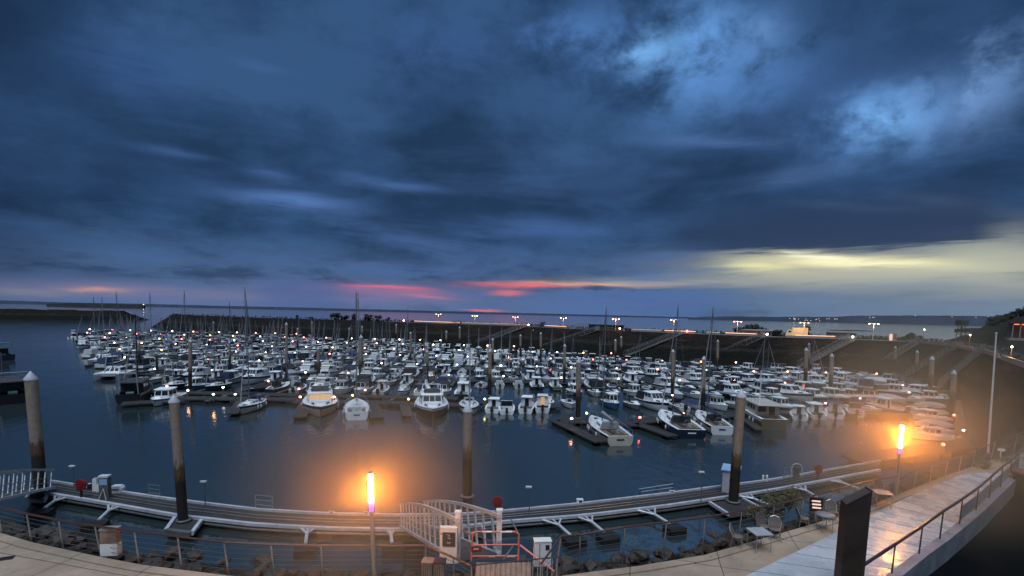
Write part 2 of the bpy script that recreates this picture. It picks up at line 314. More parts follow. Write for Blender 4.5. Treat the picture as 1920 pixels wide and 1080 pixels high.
# ------------------------------------------------------------------ mesh building
class MB:
    def __init__(s): s.v = []; s.f = []; s.m = []; s.sm = []
    def add(s, vs, fs, mi=0, smooth=False):
        o = len(s.v); s.v += [tuple(x) for x in vs]; s.f += [tuple(o+i for i in f) for f in fs]; s.m += [mi]*len(fs); s.sm += [smooth]*len(fs); return s
    def box(s, c, size, mi=0, rz=0.0, taper=1.0):
        hx, hy, hz = size[0]/2, size[1]/2, size[2]/2; vs = []
        for z, k in ((-hz, 1), (hz, taper)):
            for x, y in ((-hx, -hy), (hx, -hy), (hx, hy), (-hx, hy)):
                x *= k; y *= k; vs.append((c[0]+x*cos(rz)-y*sin(rz), c[1]+x*sin(rz)+y*cos(rz), c[2]+z))
        return s.add(vs, [(3, 2, 1, 0), (4, 5, 6, 7), (0, 1, 5, 4), (1, 2, 6, 5), (2, 3, 7, 6), (3, 0, 4, 7)], mi)
    def tube(s, a, b, r, n=6, mi=0, r2=None, caps=True):
        a = Vector(a); b = Vector(b); d = (b-a)
        if d.length < 1e-6: return s
        d.normalize(); u = d.orthogonal().normalized(); w = d.cross(u); r2 = r if r2 is None else r2
        vs = [a+(u*cos(2*pi*i/n)+w*sin(2*pi*i/n))*r for i in range(n)]+[b+(u*cos(2*pi*i/n)+w*sin(2*pi*i/n))*r2 for i in range(n)]
        s.add(vs, [(i, (i+1) % n, n+(i+1) % n, n+i) for i in range(n)], mi, n > 6)
        if caps: s.add(vs, [tuple(range(n-1, -1, -1)), tuple(range(n, 2*n))], mi)
        return s
    def path(s, pts, r, n=6, mi=0):
        for a, b in zip(pts, pts[1:]): s.tube(a, b, r, n, mi)
        return s
    def bar(s, a, b, w, h, mi=0):
        "rectangular bar from a to b, w across and h high"
        a = Vector(a); b = Vector(b); d = (b-a).normalized(); sd = Vector((d.y, -d.x, 0))
        sd = sd.normalized() if sd.length > 1e-4 else Vector((1, 0, 0)); up = sd.cross(d).normalized()
        vs = [p+sd*(w/2*i)+up*(h/2*j) for p in (a, b) for i, j in ((-1, -1), (1, -1), (1, 1), (-1, 1))]
        return s.add(vs, [(0, 1, 2, 3), (7, 6, 5, 4), (0, 4, 5, 1), (1, 5, 6, 2), (2, 6, 7, 3), (3, 7, 4, 0)], mi)
    def lathe(s, prof, c=(0, 0, 0), n=12, mi=0, smooth=True):
        vs = []; 
        for r, z in prof:
            for i in range(n): vs.append((c[0]+r*cos(2*pi*i/n), c[1]+r*sin(2*pi*i/n), c[2]+z))
        fs = [(k*n+i, k*n+(i+1) % n, (k+1)*n+(i+1) % n, (k+1)*n+i) for k in range(len(prof)-1) for i in range(n)]
        s.add(vs, fs, mi, smooth)
        if prof[0][0] > 1e-3: s.add(vs[:n], [tuple(range(n-1, -1, -1))], mi)
        if prof[-1][0] > 1e-3: s.add(vs[-n:], [tuple(range(n))], mi)
        return s
    def prism(s, poly, z0, z1, mi=0):
        n = len(poly); vs = [(p[0], p[1], z0) for p in poly]+[(p[0], p[1], z1) for p in poly]
        return s.add(vs, [tuple(range(n-1, -1, -1)), tuple(range(n, 2*n))]+[(i, (i+1) % n, n+(i+1) % n, n+i) for i in range(n)], mi)
    def side(s, prof, y0, y1, mi=0, k=1.0):
        "profile in x,z extruded across y"
        n = len(prof); vs = [(x, y0, z) for x, z in prof]+[(x, y1, z) for x, z in prof]
        return s.add(vs, [tuple(range(n)), tuple(range(2*n-1, n-1, -1))]+[(i, n+i, n+(i+1) % n, (i+1) % n) for i in range(n)], mi)
    def strip(s, A, B, mi=0, smooth=False):
        n = len(A); return s.add(list(A)+list(B), [(i, i+1, n+i+1, n+i) for i in range(n-1)], mi, smooth)
    def ico(s, c, r, mi=0, jit=.0, sq=(1, 1, 1), sub=1, rng=random):
        bm = bmesh.new(); bmesh.ops.create_icosphere(bm, subdivisions=sub, radius=1)
        rz = rng.random()*6.28
        vs = []
        for v in bm.verts:
            k = r*(1+rng.uniform(-jit, jit)); x, y, z = v.co.x*k*sq[0], v.co.y*k*sq[1], v.co.z*k*sq[2]
            vs.append((c[0]+x*cos(rz)-y*sin(rz), c[1]+x*sin(rz)+y*cos(rz), c[2]+z))
        fs = [tuple(v.index for v in f.verts) for f in bm.faces]; bm.free()
        return s.add(vs, fs, mi, jit == 0)
    def shift(s, d):
        s.v = [(x-d[0], y-d[1], z-d[2]) for x, y, z in s.v]; return s
    def build(s, name, mats, parent=None, loc=None):
        me = bpy.data.meshes.new(name); me.from_pydata(s.v, [], s.f); me.update()
        if isinstance(mats, str): mats = [mats]
        for x in mats: me.materials.append(M[x])
        me.polygons.foreach_set('material_index', s.m); me.polygons.foreach_set('use_smooth', s.sm)
        o = bpy.data.objects.new(name, me); COL.objects.link(o)
        if loc is not None: o.location = loc
        if parent is not None: o.parent = parent; KIDS.setdefault(parent.name, []).append(o)
        return o
KIDS = {}
def tag(o, label=None, cat=None, group=None, kind=None):
    if label: o['label'] = label
    if cat: o['category'] = cat
    if group: o['group'] = group
    if kind: o['kind'] = kind
    return o
def thing(name, label, cat, loc=(0, 0, 0), rz=0.0, group=None):
    o = bpy.data.objects.new(name, None); COL.objects.link(o); o.location = loc; o.rotation_euler = (0, 0, rz); o.empty_display_size = .3
    return tag(o, label, cat, group)
def part(name, mb, mats, root, world=False):
    if world: mb.shift(root.location)
    return mb.build(name, mats, root)
def copy_tree(o, parent=None):
    c = o.copy(); COL.objects.link(c)
    if parent is not None: c.parent = parent; KIDS.setdefault(parent.name, []).append(c)
    for ch in KIDS.get(o.name, []): copy_tree(ch, c)
    return c
USED = set()
def place(proto, loc, rz, label, group=None, scale=1.0, lean=None):
    o = proto if proto.name not in USED else copy_tree(proto)
    USED.add(proto.name); o.location = loc; o.rotation_euler = (lean[0] if lean else 0, lean[1] if lean else 0, rz); o.scale = (scale,)*3
    tag(o, label, None, group); return o
ORD = ['', 'first', 'second', 'third', 'fourth', 'fifth', 'sixth', 'seventh', 'eighth', 'ninth', 'tenth', 'eleventh', 'twelfth', 'thirteenth', 'fourteenth', 'fifteenth', 'sixteenth', 'seventeenth', 'eighteenth', 'nineteenth']
TENS = {2: 'twent', 3: 'thirt', 4: 'fort', 5: 'fift', 6: 'sixt', 7: 'sevent'}
def nth(n):
    if n < 20: return ORD[n]
    t, u = divmod(n, 10); return TENS[t]+('ieth' if u == 0 else 'y-'+ORD[u])
def struct(name, mb, mats):
    return tag(mb.build(name, mats), kind='structure')

# ================================================================== THE SETTING
mb = MB(); mb.add([(-9000, -60, 0), (9000, -60, 0), (9000, 16000, 0), (-9000, 16000, 0)], [(0, 1, 2, 3)])
struct('water', mb, 'water')

# quay promenade, level z = 6
QZ = 6.0
edge_px = [(-420, 930), (-160, 972), (0, 1001), (60, 1019), (190, 1047), (270, 1062), (430, 1082), (600, 1094), (750, 1099), (880, 1099), (1000, 1094), (1045, 1083), (1200, 1063), (1320, 1043), (1440, 1009), (1600, 962), (1700, 922), (1790, 886), (1860, 862), (1960, 822), (2120, 770)]
EDGE = [P(u, v, QZ) for u, v in edge_px]
curb_px = [(1560, 1160), (1672, 1078), (1720, 1041), (1760, 1013), (1797, 984), (1828, 959), (1852, 936), (1875, 915), (1893, 897), (1915, 872), (1960, 838)]
CURB = [P(u, v, QZ) for u, v in curb_px]
def quad_top(name, A, B, z, m, thick=.3):
    pass
poly = EDGE[:-2] + list(reversed(CURB)) + [P(1500, 1260, QZ), P(900, 1500, QZ), P(200, 1420, QZ), P(-500, 1250, QZ), P(-900, 1050, QZ)]
mb = MB(); mb.prism([(p.x, p.y) for p in poly], QZ-1.2, QZ); struct('promenade', mb, 'promenade')
# coping strip with a dark joint along the quay edge
def offset(line, d):
    out = []
    for i, p in enumerate(line):
        a = line[max(i-1, 0)]; b = line[min(i+1, len(line)-1)]; t = (b-a); t.z = 0; t.normalize(); out.append(Vector((p.x+t.y*d, p.y-t.x*d, p.z)))
    return out
def curbstrip(name, line, w, z0, z1, m, kind='structure'):
    A = line; B = offset(line, w); mb = MB()
    a1 = [Vector((p.x, p.y, z1)) for p in A]; b1 = [Vector((p.x, p.y, z1)) for p in B]
    a0 = [Vector((p.x, p.y, z0)) for p in A]; b0 = [Vector((p.x, p.y, z0)) for p in B]
    mb.strip(a1, b1); mb.strip(a0, a1); mb.strip(b1, b0); mb.strip(b0, a0)
    for c in ((a0[0], a1[0], b1[0], b0[0]), (a0[-1], a1[-1], b1[-1], b0[-1])): mb.add(c, [(0, 1, 2, 3)])
    return tag(mb.build(name, m), kind=kind)
curbstrip('kerb', EDGE[:-3], .38, QZ-.25, QZ+.05, 'promenade')
# riprap shelf and slope below the quay
outer = offset(EDGE, -2.0); toe = offset(EDGE, -6.0)
rng = random.Random(3)
def dense(line, n):
    out = []
    for a, b in zip(line, line[1:]):
        for k in range(n): out.append(a.lerp(b, k/n))
    return out+[line[-1]]
E2, O2, T2 = dense(EDGE, 5), dense(outer, 5), dense(toe, 5)
rows = []
for k in range(9):
    row = []
    for i in range(len(E2)):
        e, o, t = E2[i], O2[i], T2[i]
        if k <= 3: p = e.lerp(o, k/3); z = QZ-.45-.12*k
        else: p = o.lerp(t, (k-3)/5); z = QZ-.8-(k-3)/5*6.6
        j = .0 if k == 0 else .28
        row.append(Vector((p.x+rng.uniform(-j, j), p.y+rng.uniform(-j, j), z+rng.uniform(-j, j)*.8)))
    rows.append(row)
mb = MB()
for a, b in zip(rows, rows[1:]): mb.strip(a, b)
struct('quay_slope', mb, 'riprap')
# lower yard right of the walkway, in the dark
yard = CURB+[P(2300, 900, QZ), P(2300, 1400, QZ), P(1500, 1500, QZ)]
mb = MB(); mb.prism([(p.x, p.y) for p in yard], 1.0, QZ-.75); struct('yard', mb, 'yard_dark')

# wet pale walkway sheet on the promenade
wl = [(1290, 1140), (1395, 1081), (1500, 1031), (1560, 1002), (1640, 963), (1700, 933), (1745, 910), (1790, 889), (1884, 884)]
wr = [(1560, 1160), (1672, 1078), (1720, 1041), (1760, 1013), (1797, 984), (1828, 959), (1852, 936), (1875, 915), (1890, 900)]
WL = [P(u, v, QZ+.03) for u, v in wl]; WR = [P(u, v, QZ+.03) for u, v in wr]
def along(line, t):
    L = [0]
    for a, b in zip(line, line[1:]): L.append(L[-1]+(b-a).length)
    s = t*L[-1]
    for i in range(len(line)-1):
        if s <= L[i+1] or i == len(line)-2: return line[i].lerp(line[i+1], (s-L[i])/(L[i+1]-L[i]))
def length(line): return sum((b-a).length for a, b in zip(line, line[1:]))
mb = MB(); nsl = 22
for k in range(nsl):          # concrete slabs with open joints
    t0, t1 = k/nsl+.0011, (k+1)/nsl-.0011
    a, b, c, d = along(WL, t0), along(WR, t0), along(WR, t1), along(WL, t1)
    vs = [a, b, c, d]; top = [Vector((p.x, p.y, QZ+.03)) for p in vs]; bot = [Vector((p.x, p.y, QZ+.004)) for p in vs]
    mb.add(bot+top, [(4, 5, 6, 7), (0, 1, 5, 4), (1, 2, 6, 5), (2, 3, 7, 6), (3, 0, 4, 7)])
struct('walkway', mb, 'walkway')
mbc = curbstrip('walkway_kerb', CURB, .34, QZ-.8, QZ+.16, 'curb')

# embankment: crest at z = 9, foot at the water
EM = [((301, 603), (282, 615)), ((323, 590), (308, 620)), ((500, 597), (500, 632)), ((700, 602), (700, 641)), ((830, 607), (830, 648)), ((960, 611), (960, 657)), ((1080, 617), (1080, 667)), ((1200, 622), (1200, 678)),
      ((1320, 627), (1320, 686)), ((1440, 632), (1440, 692)), ((1600, 637), (1606, 700)), ((1700, 641), (1712, 712)), ((1780, 649), (1792, 742)), ((1850, 663), (1846, 776)), ((1920, 690), (1893, 818)), ((2010, 735), (1965, 870)), ((2300, 860), (2250, 990))]
CREST = dense([P(u, v, 9.0 if i else 3.5) for i, ((u, v), _) in enumerate(EM)], 6)
FOOT = dense([P(u, v, -.4) for _, (u, v) in EM], 6)
BACK = offset(CREST, 18)
for i, p in enumerate(BACK):
    if p.y < CREST[i].y: BACK[i] = CREST[i]+(CREST[i]-FOOT[i]).normalized()*18
BACK = [CREST[i]+Vector(((CREST[i]-FOOT[i]).x, (CREST[i]-FOOT[i]).y, 0)).normalized()*(14 if CREST[i].x < 80 else 26) for i in range(len(CREST))]
SEA = [CREST[i]+Vector(((CREST[i]-FOOT[i]).x, (CREST[i]-FOOT[i]).y, 0)).normalized()*(26 if CREST[i].x < 80 else 40)-Vector((0, 0, CREST[i].z+.5)) for i in range(len(CREST))]
rng = random.Random(5); rws = []
for k in range(8):
    t = k/7; rws.append([FOOT[i].lerp(CREST[i], t)+(Vector((rng.uniform(-.6, .6), rng.uniform(-.6, .6), rng.uniform(-.35, .35))) if 0 < k < 7 else Vector()) for i in range(len(CREST))])
mb = MB()
for a, b in zip(rws, rws[1:]): mb.strip(a, b)
mb.strip(rws[-1], BACK); 
mb.strip(BACK, SEA)
mb.add([FOOT[0], CREST[0], BACK[0], SEA[0]], [(0, 1, 2, 3)])
struct('embankment', mb, 'embankment')
# road along the crest
i0 = next(i for i, p in enumerate(CREST) if proj(p)[0] > 715)
rd = CREST[i0:]; out = [(CREST[i]-FOOT[i]) for i in range(i0, len(CREST))]
out = [Vector((d.x, d.y, 0)).normalized() for d in out]
mb = MB(); mb.strip([p+d*.8+Vector((0, 0, .05)) for p, d in zip(rd, out)], [p+d*7.5+Vector((0, 0, .05)) for p, d in zip(rd, out)])
struct('road', mb, 'road')
# far breakwater on the left
L1 = [((-260, 557), (-260, 597)), ((-60, 562), (-60, 599)), ((60, 566), (60, 600)), ((150, 571), (150, 601)), ((222, 577), (222, 601.5)), ((243, 589), (250, 601.5))]
c = dense([P(u, v, 9.0 if i < 5 else 3) for i, ((u, v), _) in enumerate(L1)], 8)
ft = dense([P(u, v, -.3) for _, (u, v) in L1], 8)
c = [Vector((f.x*1.0+(f.x/f.y)*14, f.y+14+rng.uniform(-1, 1), p.z+rng.uniform(-.5, .5))) for p, f in zip(c, ft)]
mb = MB(); md = [a.lerp(b, .5)+Vector((rng.uniform(-1, 1), rng.uniform(-1, 1), rng.uniform(-.8, .8))) for a, b in zip(ft, c)]
mb.strip(ft, md); mb.strip(md, c); mb.strip(c, [p+Vector((0, 8, 0)) for p in c]); mb.strip([p+Vector((0, 8, 0)) for p in c], [p+Vector((0, 26, -p.z-.5)) for p in c])
mb.add([ft[-1], c[-1], c[-1]+Vector((0, 8, 0)), c[-1]+Vector((0, 26, -c[-1].z-.5))], [(0, 1, 2, 3)])
struct('breakwater_terrain', mb, 'embankment')

# far coasts: low hills at real distances
def hills(name, px, Yd, m, depth=900, jit=.6, seed=1, kind='structure', base=-2):
    r_ = random.Random(seed); pts = []
    for (u0, v0), (u1, v1) in zip(px, px[1:]):
        n = max(2, int(abs(u1-u0)/7))
        for k in range(n): pts.append((u0+(u1-u0)*k/n, v0+(v1-v0)*k/n+r_.uniform(-jit, jit)))
    pts.append(px[-1])
    top = [PD(u, v, Yd) for u, v in pts]; mb = MB()
    front = [Vector((p.x, p.y-max(p.z, 1)*1.2, base)) for p in top]; back = [Vector((p.x*(p.y+depth*.4)/p.y, p.y+depth*.4, base)) for p in top]
    mid = [Vector((p.x, p.y-p.z*.35, p.z*.72+r_.uniform(-.1, .1)*p.z)) for p in top]
    mb.strip(front, mid, 0, True); mb.strip(mid, top, 0, True); mb.strip(top, back, 0, True); return struct(name, mb, m)
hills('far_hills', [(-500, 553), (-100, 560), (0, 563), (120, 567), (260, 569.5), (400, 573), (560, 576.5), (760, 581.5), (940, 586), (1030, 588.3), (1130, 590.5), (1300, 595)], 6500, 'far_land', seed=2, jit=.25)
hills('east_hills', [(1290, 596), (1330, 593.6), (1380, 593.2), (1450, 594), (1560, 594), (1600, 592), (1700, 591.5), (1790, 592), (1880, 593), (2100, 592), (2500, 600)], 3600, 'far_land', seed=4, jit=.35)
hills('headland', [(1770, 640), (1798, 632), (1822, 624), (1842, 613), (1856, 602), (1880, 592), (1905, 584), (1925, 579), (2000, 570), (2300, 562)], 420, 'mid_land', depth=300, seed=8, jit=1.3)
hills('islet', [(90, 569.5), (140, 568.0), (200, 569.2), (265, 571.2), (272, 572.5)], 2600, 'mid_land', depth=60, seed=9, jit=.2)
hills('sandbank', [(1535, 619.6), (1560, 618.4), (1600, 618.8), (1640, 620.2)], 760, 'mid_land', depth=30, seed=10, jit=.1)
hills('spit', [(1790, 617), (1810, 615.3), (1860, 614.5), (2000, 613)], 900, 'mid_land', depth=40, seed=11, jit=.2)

# ------------------------------------------------------------------ planting
def leafmass(mb, c, rx, ry, rz_, n, s, rng, mi=0, clumps=6):
    cs = [(c[0]+rng.uniform(-.6, .6)*rx, c[1]+rng.uniform(-.6, .6)*ry, c[2]+rng.uniform(-.8, .5)*rz_, rng.uniform(.35, .6)) for _ in range(clumps)]
    for _ in range(n):
        cx, cy, cz, k = rng.choice(cs)
        d = Vector((rng.gauss(0, 1), rng.gauss(0, 1), rng.gauss(0, 1))).normalized()*rng.uniform(.5, 1)
        p = Vector((cx+d.x*rx*k, cy+d.y*ry*k, cz+d.z*rz_*k)); u = Vector((rng.gauss(0, 1), rng.gauss(0, 1), rng.gauss(0, .6))).normalized(); w = u.orthogonal().normalized(); a = s*rng.uniform(.6, 1.3)
        mb.add([p-u*a, p+w*a*.5, p+u*a, p-w*a*.5], [(0, 1, 2, 3)], mi)
def tree(base, h, w, label, name='tree', cat='tree', leaf='tree_leaf', n=260, seed=0, group=None, trunk=.3):
    r_ = random.Random(seed); t = thing(name, label, cat, base, 0, group)
    b = MB(); b.tube((0, 0, -.3), (0, 0, h*trunk+.2), w*.05, 6, 0, w*.035)
    for k in range(4): a = r_.random()*6.28; b.tube((0, 0, h*trunk*.7), (cos(a)*w*.3, sin(a)*w*.3, h*(trunk+.25)), w*.025, 5, 0, w*.01)
    b.build('trunk', 'bark', t)
    b = MB(); leafmass(b, (0, 0, h*(trunk+.9)/2), w/2, w/2, h*(1-trunk)/2*1.25, int(n*1.6), w*.085, r_, 0, 7); b.build('crown', leaf, t); return t
def on_crest(u, dz=0, back=9.0):
    i = min(range(len(CREST)), key=lambda k: abs(proj(CREST[k])[0]-u))
    j = i+1 if (proj(CREST[i])[0] < u and i+1 < len(CREST)) or i == 0 else i-1
    a, b = proj(CREST[i])[0], proj(CREST[j])[0]; t = (u-a)/(b-a) if abs(b-a) > 1e-6 else 0
    p = CREST[i].lerp(CREST[j], t); q = FOOT[i].lerp(FOOT[j], t); d = Vector((p.x-q.x, p.y-q.y, 0)).normalized()
    return Vector((p.x, p.y, 9+dz))+d*back, d
tr = [(558, 3.5, 3.5, 'small dark tree alone at the far left of the crest trees'), (585, 2.2, 5, 'low wide bush between the lone left tree and the round ones'), (628, 6, 8, 'large round dark tree, left of the three in a clump'), (646, 5, 7, 'middle tree of the dark clump on the breakwater'), (664, 5.5, 6, 'right tree of the dark clump left of the tall mast'),
      (691, 6, 8, 'wide dark tree just right of the tall thin mast'), (709, 5, 6, 'round tree right of the wide one beside the mast'), (727, 3.6, 4, 'small tree at the right end of the crest trees'), (774, 2.5, 3.5, 'small bush where the lit road streak begins'), (967, 3.0, 4, 'dark bush on the crest left of the twin lamp'), (1016, 3.5, 4, 'dark bush on the lit road just left of the mesh fence')]
for k, (u, h, w, lb) in enumerate(tr):
    p, _ = on_crest(u, -.3, 9); tree(p, h*.75, w*.8, lb, seed=20+k, group='trees on the breakwater crest', trunk=.15)
for k, (u, h, w, lb) in enumerate([(1395+62, 3.2, 3, 'thin dark cypress right of the flat roofed building'), (1463, 2.6, 4, 'low bush by the cypress at the flat roofed building'), (1513, 4.6, 4, 'dark bushy tree just right of the lit lorry'), (1707, 3.4, 5, 'round bush right of the lit kiosk'), (1731, 2.4, 4, 'smaller round bush further right of the kiosk')]):
    p, _ = on_crest(u, -.3, 11); tree(p, h, w, lb, seed=50+k, group='bushes beside the coast road', trunk=.12)
# dark scrub along the back of the crest road
rng = random.Random(11); mb = MB()
for i in range(len(CREST)-14):
    for k in range(26):
        t = rng.random(); p = BACK[i].lerp(BACK[i+1], t)+Vector((rng.uniform(-1, 1), rng.uniform(-2, 2), rng.uniform(-.2, .9)))
        u = Vector((rng.gauss(0, 1), rng.gauss(0, 1), rng.gauss(0, .8))).normalized(); w = u.orthogonal().normalized(); a = rng.uniform(.3, .8)
        mb.add([p-u*a, p+w*a*.6, p+u*a, p-w*a*.6], [(0, 1, 2, 3)])
tag(mb.build('scrub', 'tree_leaf'), 'low dark scrub along the back of the embankment crest', 'scrub', kind='stuff')
p, _ = on_crest(1415, -1.0, 30); 
for k, (u, w, lb) in enumerate([(1403, 10, 'left dome of the dark trees behind the flat roofed building'), (1420, 14, 'big dark dome of trees behind the flat roofed building'), (1437, 9, 'right dome of the dark trees behind the flat roofed building')]):
    p, _ = on_crest(u, -1.5, 24); tree(p, 5.8 if k == 1 else 4.2, w*.8, lb, seed=70+k, trunk=.1, n=420, group='trees behind the flat roofed building')
r_ = random.Random(21)
for k in range(12):    # trees standing on the headland skyline
    u = 1862+k*8+r_.uniform(-3, 3); v = 600-max(0, (u-1862))*.30
    p = PD(u, v, 400); p.z = max(p.z-3.5, 2)
    tree(p, r_.uniform(5, 8), r_.uniform(7, 11), f'dark tree, {nth(k+1)} from the left on the wooded headland at right', seed=100+k, n=200, trunk=.1, group='trees on the headland')

# ------------------------------------------------------------------ things on the embankment crest
def ztop_b(u, v, b): return ztop(u, v, b)
# low parapets beside the road; added glowing top bar imitates a lit wall
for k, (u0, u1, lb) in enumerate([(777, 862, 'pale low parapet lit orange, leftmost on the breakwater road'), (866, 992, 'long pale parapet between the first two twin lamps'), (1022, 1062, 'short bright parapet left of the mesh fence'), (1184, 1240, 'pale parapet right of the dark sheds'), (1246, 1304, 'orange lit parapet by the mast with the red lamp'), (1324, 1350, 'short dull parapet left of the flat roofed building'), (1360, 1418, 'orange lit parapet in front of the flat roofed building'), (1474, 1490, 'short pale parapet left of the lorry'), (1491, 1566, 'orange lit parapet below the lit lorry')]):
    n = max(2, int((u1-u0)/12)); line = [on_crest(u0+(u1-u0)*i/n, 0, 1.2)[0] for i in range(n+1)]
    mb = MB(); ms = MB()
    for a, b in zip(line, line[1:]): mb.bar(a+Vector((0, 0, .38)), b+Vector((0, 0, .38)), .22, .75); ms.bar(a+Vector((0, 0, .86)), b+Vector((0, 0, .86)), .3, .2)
    o = thing('parapet', lb, 'parapet', line[0], 0, 'low parapets along the breakwater road'); part('wall', mb, 'building_pale', o, True); part('added_glow_bar', ms, 'strip_orange' if ('orange' in lb or 'bright' in lb) else 'strip_pale', o, True)
def street_lamp(u, v, label, c='lamp_white', power=900, twin=True):
    b, d = on_crest(u, 0, 1.6); h = ztop(u, v, b)-b.z
    o = thing('street_lamp', label, 'street lamp', b, atan2(-d.x, d.y), 'twin lamps along the breakwater')
    mb = MB(); mb.tube((0, 0, 0), (0, 0, h-.1), .11, 8, 0, .07); mb.build('pole', 'galv', o)
    mb = MB(); mb.tube((-1.0, 0, h), (1.0, 0, h), .05, 6); mb.build('arm', 'galv', o)
    for s in (-1, 1) if twin else (1,):
        mb = MB(); mb.ico((s*1.15, -.1, h-.05), .22, 0, sq=(1, 1, .7)); mb.build('lamp_head', c if s < 0 or not twin else c, o)
    L = bpy.data.lights.new('lamp_light', 'POINT'); L.energy = power; L.color = (1, .42, .13); L.shadow_soft_size = .3
    lo = bpy.data.objects.new('lamp_light', L); COL.objects.link(lo); lo.parent = o; lo.location = (0, -.6, h-.5); KIDS.setdefault(o.name, []).append(lo)
for u, v, c, lb in [(822, 589, 'lamp_pink', 'leftmost twin street lamp on the breakwater, glowing pink'), (890, 592, 'lamp_white', 'second twin street lamp from the left on the breakwater'), (966, 594, 'lamp_pink', 'twin street lamp above the bush, third from the left'), (1056, 596, 'lamp_white', 'twin white street lamp left of the dark sheds'),
                (1154, 598, 'lamp_white', 'twin white street lamp standing behind the dark shed'), (1263, 600, 'lamp_pink', 'pink twin lamp beside the tall mast at centre right'), (1382, 603, 'lamp_pink', 'pink twin lamp left of the flat roofed building'), (1507, 605, 'lamp_red', 'red twin lamp above the lit lorry'), (1637, 607, 'lamp_white', 'white twin lamp left of the lit kiosk')]:
    street_lamp(u, v, lb, c, 420)
def block(name, label, cat, u0, u1, vtop, back, depth, parts_fn=None, m='building_dark', roof=None):
    a, d = on_crest(u0, 0, back); b, _ = on_crest(u1, 0, back); cpt = (a+b)/2
    w = (b-a).length; rz = atan2(b.y-a.y, b.x-a.x); h = ztop((u0+u1)/2, vtop, cpt)-9
    o = thing(name, label, cat, cpt, rz); mb = MB(); mb.box((0, depth/2, h/2-.2), (w, depth, h+.4)); mb.build('wall', m, o)
    if roof: mb = MB(); mb.box((0, depth/2, h+.12), (w*1.05, depth*1.1, .25)); mb.build('roof', roof, o)
    if parts_fn: parts_fn(o, w, h, depth)
    return o
def shed_parts(o, w, h, d):
    mb = MB(); mb.box((-w*.2, -.04, h*.4), (w*.16, .08, h*.75)); mb.build('door', 'hull_grey', o)
    mb = MB(); mb.box((w*.2, -.03, h*.6), (w*.3, .05, h*.2)); mb.build('vent', 'galv_dull', o)
block('shed', 'long dark flat roofed shed on the breakwater crest', 'shed', 1104, 1159, 610, 2.5, 5, shed_parts, 'building_dark', 'building_dark')
block('small_shed', 'small dark shed right beside the long shed', 'shed', 1165, 1183, 617, 1.6, 4, shed_parts, 'building_dark', 'building_dark')
def pav_parts(o, w, h, d):
    for k in range(5): mb = MB(); mb.box((w*(.08+.09*k), -.03, h*.45), (w*.05, .05, h*.6)); mb.build('window', 'warm_glass' if k == 2 else 'glass', o)
    for k in range(4): mb = MB(); mb.tube((w*(.05+.12*k), -1.0, 0), (w*(.05+.12*k), -1.0, h), .12, 6); mb.build('column', 'building_pale', o)
block('pavilion', 'modern harbour building with a flat pale roof', 'building', 1393, 1449, 620, 10, 9, pav_parts, 'building_warm', 'building_pale')
block('hangar', 'long low grey hangar left of the white twin lamp', 'building', 1566, 1614, 626, 14, 9, shed_parts, 'building_pale', 'building_dark')
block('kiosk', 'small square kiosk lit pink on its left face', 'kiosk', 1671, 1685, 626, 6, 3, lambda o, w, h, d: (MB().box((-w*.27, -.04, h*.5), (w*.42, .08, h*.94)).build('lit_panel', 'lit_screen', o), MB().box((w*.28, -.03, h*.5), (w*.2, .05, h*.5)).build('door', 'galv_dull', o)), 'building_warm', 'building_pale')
# lorry parked under the lamp
b, d = on_crest(1493, 0, 5.2); o = thing('lorry', 'yellow lit box lorry parked by the road facing left', 'lorry', b, atan2(-d.x, d.y))
MB().box((1.2, 0, 2.0), (4.6, 2.2, 2.6)).build('cargo_box', 'van_paint', o)
mb = MB(); mb.side([(-2.9, .5), (-1.2, .5), (-1.2, 2.5), (-2.2, 2.5), (-2.8, 1.6)], -1.05, 1.05); mb.build('cab', 'van_paint', o)
MB().box((-1.75, -1.07, 1.95), (.8, .04, .6)).build('window', 'glass', o)
for x in (-2.1, .4, 2.6):
    for y in (-1.0, 1.0): mb = MB(); mb.tube((x, y-.12, .45), (x, y+.12, .45), .45, 12); mb.build('wheel', 'rubber', o)
L = bpy.data.lights.new('lorry_lamp', 'POINT'); L.energy = 130; L.color = (1, .62, .12); L.shadow_soft_size = .3
lo = bpy.data.objects.new('lorry_lamp_light', L); COL.objects.link(lo); lo.parent = o; lo.location = (.6, -4.0, 2.8)
# mesh fence between the lit parapet and the shed
a, _ = on_crest(1064, 0, 2); o = thing('mesh_fence', 'thin wire mesh fence panels left of the long shed', 'fence', a)
posts = [on_crest(1064+k*10, 0, 2)[0] for k in range(5)]
mb = MB()
for p0, p1 in zip(posts, posts[1:]):
    for z in (.6, 1.2, 1.8, 2.3): mb.tube(p0+Vector((0, 0, z)), p1+Vector((0, 0, z)), .03, 4)
part('mesh_panel', mb, 'galv_dull', o, True)
for p0 in posts: mb = MB(); mb.tube(p0, p0+Vector((0, 0, 2.4)), .06, 6); part('post', mb, 'galv_dull', o, True)
# radar mast
b, _ = on_crest(1804, 0, 10); h = ztop(1804, 597, b)-9; o = thing('radar_tower', 'dark lattice tower with a small cabin on top at right', 'tower', b)
mb = MB()
for sx, sy in ((-1, -1), (1, -1), (1, 1), (-1, 1)):
    mb.tube((sx*.8, sy*.8, 0), (sx*.45, sy*.45, h-1.6), .08, 5)
for k in range(6):
    z0, z1 = (h-1.6)*k/6, (h-1.6)*(k+1)/6; mb.tube((-.7, -.7, z0), (.6, -.6, z1), .05, 4); mb.tube((.7, .7, z0), (-.6, .6, z1), .05, 4)
mb.build('lattice', 'building_dark', o); MB().box((0, 0, h-1.1), (1.8, 1.8, 1.2)).build('cabin', 'building_dark', o); mb = MB(); mb.tube((0, 0, h-.5), (0, 0, h+.6), .05, 5); mb.build('antenna', 'building_dark', o)
